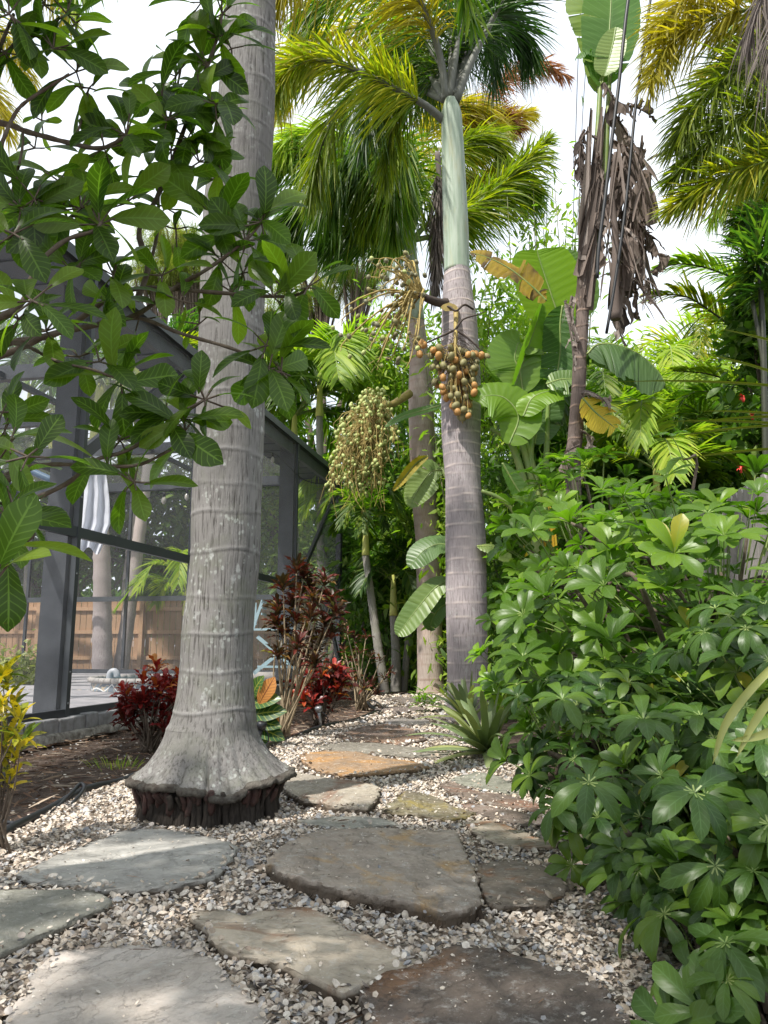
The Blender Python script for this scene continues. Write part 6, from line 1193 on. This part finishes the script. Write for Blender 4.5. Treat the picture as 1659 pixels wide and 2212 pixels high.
scheff([1.35, 2.5, 0], [((1.40, 2.5, .44), (.60, .85, .5), 230), ((1.6, 2.5, .22), (.66, 1.0, .40), 170), ((1.22, 1.75, .12), (.36, .45, .28), 60), ((1.35, 2.2, .22), (.38, .6, .3), 110), ((1.15, 3.1, .28), (.4, .5, .34), 70), (P(1420, 1730, 2.6), (.36, .36, .3), 60), (P(1290, 1600, 3.0), (.36, .4, .3), 60), (P(1620, 2010, 1.85), (.24, .26, .22), 44), (P(1570, 1860, 2.1), (.3, .3, .24), 50), (P(1600, 1690, 2.2), (.34, .34, .28), 50), (P(1690, 2170, 1.6), (.22, .2, .16), 34), (P(1500, 1960, 2.25), (.2, .3, .16), 30)], 'scheff_dk', "near dark green umbrella shrub filling the lower right corner", .122,
       [(1272, 1690, 1.95, .135, (-.1, -.55, .8)), (1500, 1712, 1.7, .135, (0, -.6, .8)), (1390, 1555, 2.2, .135, (-.1, -.4, .9)), (1545, 1870, 1.7, .12, (0, -.7, .5)), (1215, 1510, 2.6, .13, (-.2, -.4, .9)), (1640, 1600, 1.9, .12, (-.2, -.6, .7)), (1590, 2080, 1.6, .115, (-.2, -.6, .7)), (1480, 2160, 1.65, .09, (-.3, -.3, .9)), (1340, 1830, 2.1, .1, (-.5, -.4, .6)), (1240, 1640, 2.5, .1, (-.5, -.3, .8)), (1660, 1780, 1.7, .12, (-.2, -.6, .7))])
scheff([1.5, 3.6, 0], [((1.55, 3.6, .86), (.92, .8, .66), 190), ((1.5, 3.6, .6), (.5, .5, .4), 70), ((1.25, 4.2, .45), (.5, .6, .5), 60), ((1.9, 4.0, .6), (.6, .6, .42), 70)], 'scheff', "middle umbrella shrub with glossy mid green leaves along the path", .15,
       [(1150, 1150, 3.6, .14, (0, -.5, .8)), (1340, 1130, 3.5, .15, (0, -.3, .9)), (1250, 1230, 3.4, .14, (-.1, -.4, .9)), (1180, 1290, 3.3, .14, (-.2, -.4, .9)), (1440, 1280, 3.0, .14, (0, -.4, .9)), (1590, 1290, 2.9, .13, (0, -.5, .8)), (1130, 1420, 3.2, .13, (-.2, -.4, .9)), (1320, 1390, 3.0, .13, (0, -.4, .9)), (1560, 1400, 2.8, .12, (0, -.5, .8)), (1400, 1090, 3.7, .14, (0, -.3, .9))])
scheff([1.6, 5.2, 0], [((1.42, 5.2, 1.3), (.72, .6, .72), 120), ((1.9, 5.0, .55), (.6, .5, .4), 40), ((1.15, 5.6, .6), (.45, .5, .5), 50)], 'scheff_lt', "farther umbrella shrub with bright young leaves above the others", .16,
       [(1215, 990, 5.3, .13, (0, -.3, .9)), (1260, 1000, 5.2, .13, (0, -.3, .9)), (1300, 1060, 4.8, .15, (0, -.4, .9)), (1090, 1280, 5.0, .13, (-.1, -.4, .9)), (1060, 1340, 5.0, .12, (-.3, -.4, .9)), (1450, 940, 5.0, .12, (0, -.3, .9))])
rt = bpy.data.objects["umbrella_shrub.001"]; g = Geo(); tube(g, spl([*PP([(1210, 1120, 3.7), (1290, 1160, 3.5), (1345, 1235, 3.3), (1390, 1280, 3.2)]), np.array([1.4, 3.5, .3]), np.array([1.5, 3.6, 0])], 40), np.linspace(.007, .015, 40), 8); build("main_stem", g, M['twig'], rt)

# ------------------------------------------------------------------ foreground tree at the left
base = np.array([-1.75, 1.9, 0]); tree = empty("broadleaf_tree", base, "near broadleaf tree whose toothed glossy leaves hang across the upper left", "tree")
g = Geo(); tube(g, spl([base, base + [.05, 0, 1.0], base + [.15, -.05, 2.0], base + [.3, -.1, 3.0]], 40), np.linspace(.075, .045, 40), 12); build("trunk", g, M['twig'], tree)
def R1(l): return [(x * .5, y * .5) for x, y in l]
def R3(l): return [(x * .5, 691 + y * .5) for x, y in l]
lt = leaf_tpl(9, ((0, .07, .2, .4, .6, .72, .84, .93, 1), (.01, .035, .1, .15, .205, .22, .185, .1, .01)), .14, .34)
fol = Geo()
def branch(px, Y0, Y1_, r0, r1, attach=None):
    pts = PP([(a[0], a[1], Y0 + (Y1_ - Y0) * i / (len(px) - 1)) for i, a in enumerate(px)])
    if attach is not None: pts = np.vstack([attach, pts])
    g = Geo(); c = spl(pts, 36); tube(g, c, np.linspace(r0 * .68, r1 * .75, 36) * (1 + .12 * np.sin(np.arange(36) * 1.9)), 8); build("branch", g, M['twig'], tree); return c
tk = base + [.1, -.02, 1.25]; tk2 = base + [.2, -.06, 2.2]
branch(R1([(-60, 520), (120, 570), (310, 620), (440, 640), (545, 590)]), 1.75, 1.7, .013, .006, tk2)
branch(R1([(-60, 1560), (200, 1450), (440, 1400), (590, 1360), (760, 1240), (900, 1160), (1060, 1040), (1130, 960)]), 1.8, 1.75, .014, .004, tk)
branch(R1([(-60, 1520), (60, 1475), (250, 1440), (470, 1290), (620, 1245), (880, 1260), (1160, 1280), (1280, 1275), (1335, 1240)]), 1.9, 1.7, .014, .004, tk)
branch(R1([(430, 1395), (600, 1375), (780, 1440), (1000, 1505)]) + R3([(1100, 170), (1170, 215), (1210, 225)]), 1.8, 1.7, .008, .004)
branch(R1([(590, 1300), (640, 1150), (600, 1000), (680, 850), (780, 600), (850, 400), (900, 270), (940, 160), (960, 60)]), 1.85, 1.8, .012, .005)
branch(R1([(620, 1230), (680, 1000), (690, 700), (760, 400), (790, 250)]), 1.9, 1.9, .008, .004)
branch(R1([(-60, 1400), (0, 1370), (100, 1300), (160, 1150), (280, 1040), (400, 1000), (440, 960)]), 1.5, 1.6, .012, .005, tk)
branch(R3([(-60, 720), (0, 680), (150, 630), (330, 625), (580, 630), (740, 560)]), 1.6, 1.6, .01, .004, tk - [0, 0, .3])
branch(R3([(-60, 840), (0, 820), (130, 780), (300, 700), (400, 610), (560, 560), (740, 440), (890, 340)]), 1.6, 1.6, .010, .004, tk - [0, 0, .35])
branch(R1([(0, 640), (50, 520), (100, 450), (220, 370), (300, 320)]), 1.6, 1.6, .007, .004)
branch(R1([(-60, 420), (-30, 300), (10, 180), (60, 60)]), 1.6, 1.6, .009, .005)
branch(R1([(20, 940), (60, 800), (95, 650), (100, 560)]), 1.7, 1.7, .005, .004); branch(R1([(310, 620), (350, 530), (380, 410)]), 1.7, 1.7, .005, .003); branch(R3([(60, 100), (130, 120), (250, 180), (400, 215), (520, 260)]), 1.6, 1.55, .007, .003); branch(R3([(0, 1000), (20, 900), (60, 840)]), 1.3, 1.3, .006, .004, tk - [0, 0, .5])
fc_ = nrm(np.array([0, -.8, .25]))
def cluster(u, v, Y, n, L, dirpx=None, spread=1.0):
    L *= .88; n = max(4, int(n * .88 + .5))
    c = P(u, v, Y)
    for q in range(n):
        a = (2 * math.pi * q / n + R.uniform(-.35, .35)) if dirpx is None else math.atan2(-dirpx[1], dirpx[0]) + R.uniform(-1.25, 1.25) * spread
        dy = R.uniform(-.75, .55); d = np.array([math.cos(a), dy, math.sin(a) + .3]); l = L * R.uniform(.72, 1.12) * (1.1 if abs(dy) > .5 else 1)
        upv = np.array([R.normal() * .35, -R.uniform(.1, 1), .9 + R.normal() * .2]) if R.random() < .75 else np.array([R.normal() * .4, -1, -.2])
        o_ = c + R.normal(size=3) * .008; place(fol, lt, o_ + nrm(d) * .015, d, upv, l, R.random(1)); tube(fol, [c, o_ + nrm(d) * .03], .0022, 4, 1, cap=False)
CL = [(R1([(40, 60)]), 1.5, 9, .15), (R1([(90, 150)]), 1.6, 8, .14), (R1([(190, 20)]), 1.6, 8, .14), (R1([(290, 60)]), 1.6, 8, .14), (R1([(330, 100)]), 1.7, 6, .12), (R1([(20, 230)]), 1.6, 7, .12), (R1([(230, 210)]), 1.6, 8, .14), (R1([(330, 310)]), 1.65, 8, .14), (R1([(385, 380)]), 1.7, 7, .14), (R1([(545, 585)]), 1.7, 11, .13), (R1([(180, 520)]), 1.9, 5, .07), (R1([(450, 640)]), 1.7, 3, .1),
 (R1([(870, 10)]), 1.8, 7, .14), (R1([(960, 60)]), 1.8, 8, .14), (R1([(940, 160)]), 1.8, 9, .15), (R1([(1000, 210)]), 1.8, 6, .13), (R1([(900, 290)]), 1.8, 8, .15), (R1([(860, 380)]), 1.8, 8, .14), (R1([(760, 330)]), 1.85, 7, .14), (R1([(700, 420)]), 1.8, 7, .14), (R1([(640, 400)]), 1.9, 5, .12), (R1([(720, 520)]), 1.75, 9, .14), (R1([(930, 450)]), 1.75, 8, .14), (R1([(830, 500)]), 1.8, 7, .13), (R1([(810, 600)]), 1.8, 8, .13), (R1([(900, 550)]), 1.8, 7, .14), (R1([(740, 650)]), 1.8, 8, .14), (R1([(860, 700)]), 1.8, 7, .13), (R1([(790, 760)]), 1.85, 8, .13), (R1([(700, 780)]), 1.85, 7, .12), (R1([(960, 760)]), 1.85, 4, .12),
 (R1([(640, 760)]), 1.85, 5, .11), (R1([(540, 880)]), 1.7, 7, .13), (R1([(430, 970)]), 1.6, 11, .155), (R1([(350, 900)]), 1.65, 8, .14), (R1([(290, 940)]), 1.65, 9, .15), (R1([(250, 780)]), 1.7, 7, .13), (R1([(330, 720)]), 1.75, 7, .13), (R1([(150, 640)]), 1.8, 5, .12), (R1([(150, 860)]), 1.6, 8, .14), (R1([(90, 900)]), 1.6, 8, .14), (R1([(20, 800)]), 1.7, 5, .12), (R1([(60, 1010)]), 1.4, 7, .14), (R1([(640, 960)]), 1.8, 7, .12), (R1([(720, 900)]), 1.85, 6, .11), (R1([(760, 990)]), 1.85, 4, .09),
 (R1([(220, 1290)]), 1.3, 9, .14), (R1([(140, 1300)]), 1.35, 8, .14), (R1([(40, 1200)]), 1.35, 8, .15), (R1([(320, 1180)]), 1.6, 8, .14), (R1([(400, 1130)]), 1.65, 8, .13), (R1([(490, 1190)]), 1.7, 9, .14), (R1([(560, 1110)]), 1.7, 7, .12), (R1([(620, 1250)]), 1.75, 6, .12), (R1([(470, 1300)]), 1.75, 6, .12), (R1([(700, 1190)]), 1.75, 6, .12), (R1([(780, 1300)]), 1.75, 5, .12), (R1([(960, 1130)]), 1.8, 9, .12), (R1([(1060, 1040)]), 1.75, 8, .15), (R1([(1130, 960)]), 1.75, 9, .145), (R1([(980, 1000)]), 1.8, 6, .14), (R1([(940, 940)]), 1.78, 5, .16), (R1([(1050, 1180)]), 1.8, 7, .12), (R1([(880, 1270)]), 1.8, 6, .11), (R1([(1000, 1260)]), 1.8, 5, .11),
 (R1([(1180, 1280)]), 1.7, 6, .14), (R1([(1250, 1270)]), 1.7, 5, .13), (R1([(1330, 1240)]), 1.7, 8, .145), (R1([(80, 1380)]), 1.5, 7, .13), (R1([(600, 1380)]), 1.8, 5, .1), (R1([(690, 1400)]), 1.8, 5, .1), (R1([(860, 1400)]), 1.8, 3, .06), (R1([(480, 1420)]), 1.8, 6, .11), (R1([(200, 1430)]), 1.6, 8, .13), (R1([(30, 1440)]), 1.5, 7, .13), (R1([(350, 1450)]), 1.7, 7, .12),
 (R3([(210, 150)]), 1.6, 7, .14), (R3([(340, 160)]), 1.65, 6, .12), (R3([(520, 255)]), 1.6, 10, .15), (R3([(430, 180)]), 1.6, 7, .13), (R3([(1160, 215)]), 1.7, 6, .14), (R3([(1215, 225)]), 1.7, 9, .14), (R3([(1150, 110)]), 1.7, 6, .15), (R3([(885, 345)]), 1.6, 9, .13), (R3([(790, 430)]), 1.6, 7, .13), (R3([(720, 440)]), 1.6, 6, .13), (R3([(600, 450)]), 1.62, 8, .13), (R3([(520, 520)]), 1.6, 7, .12), (R3([(400, 610)]), 1.6, 9, .13), (R3([(470, 640)]), 1.6, 6, .14), (R3([(580, 700)]), 1.6, 7, .13), (R3([(640, 600)]), 1.6, 6, .13), (R3([(740, 560)]), 1.6, 7, .14), (R3([(800, 480)]), 1.6, 6, .14), (R3([(440, 470)]), 1.62, 6, .12),
 (R3([(120, 590)]), 1.4, 6, .15), (R3([(40, 540)]), 1.5, 6, .13), (R3([(90, 660)]), 1.6, 4, .1), (R3([(60, 820)]), 1.3, 7, .1), (R3([(40, 900)]), 1.3, 6, .13), (R3([(0, 1000)]), 1.2, 6, .13), (R3([(-20, 1130)]), 1.15, 6, .13), (R3([(20, 480)]), 1.6, 5, .12), (R3([(10, 400)]), 1.6, 5, .12)]
for (px,), Y_, n_, L_ in CL:
    if px[1] > 240 and R.random() < (.34 if px[0] < 330 and px[1] < 1000 else .12): continue
    cluster(px[0], px[1], Y_, n_, L_)
build("foliage", fol, [M['loq'], M['twig']], tree)
# unseen crown added above and behind the camera to shade the path
cg = Geo(); cb_ = Geo(); top = base + [.3, -.1, 3.0]
for q in range(420):
    c = np.array([-1.7, -.5, 3.7]) + rdir(1)[0] * [2.2, 2.4, .9] * R.uniform(.3, 1) ** .5
    if c[1] > .2 and (c[2] - H) / max(c[1], .1) < 1.0: continue
    n_ = 10; d = rdir(n_, -.3); place(cg, lt, np.tile(c, (n_, 1)), d, [0, 0, 1.], .14 * R.uniform(.7, 1.1, n_), R.random(n_))
    if q % 4 == 0: tube(cb_, spl([top, (top + c) / 2 + [0, 0, .1], c], 8), np.linspace(.02, .005, 8), 5)
build("shade_crown", cg, M['loq'], tree); build("shade_crown_branches", cb_, M['twig'], tree)
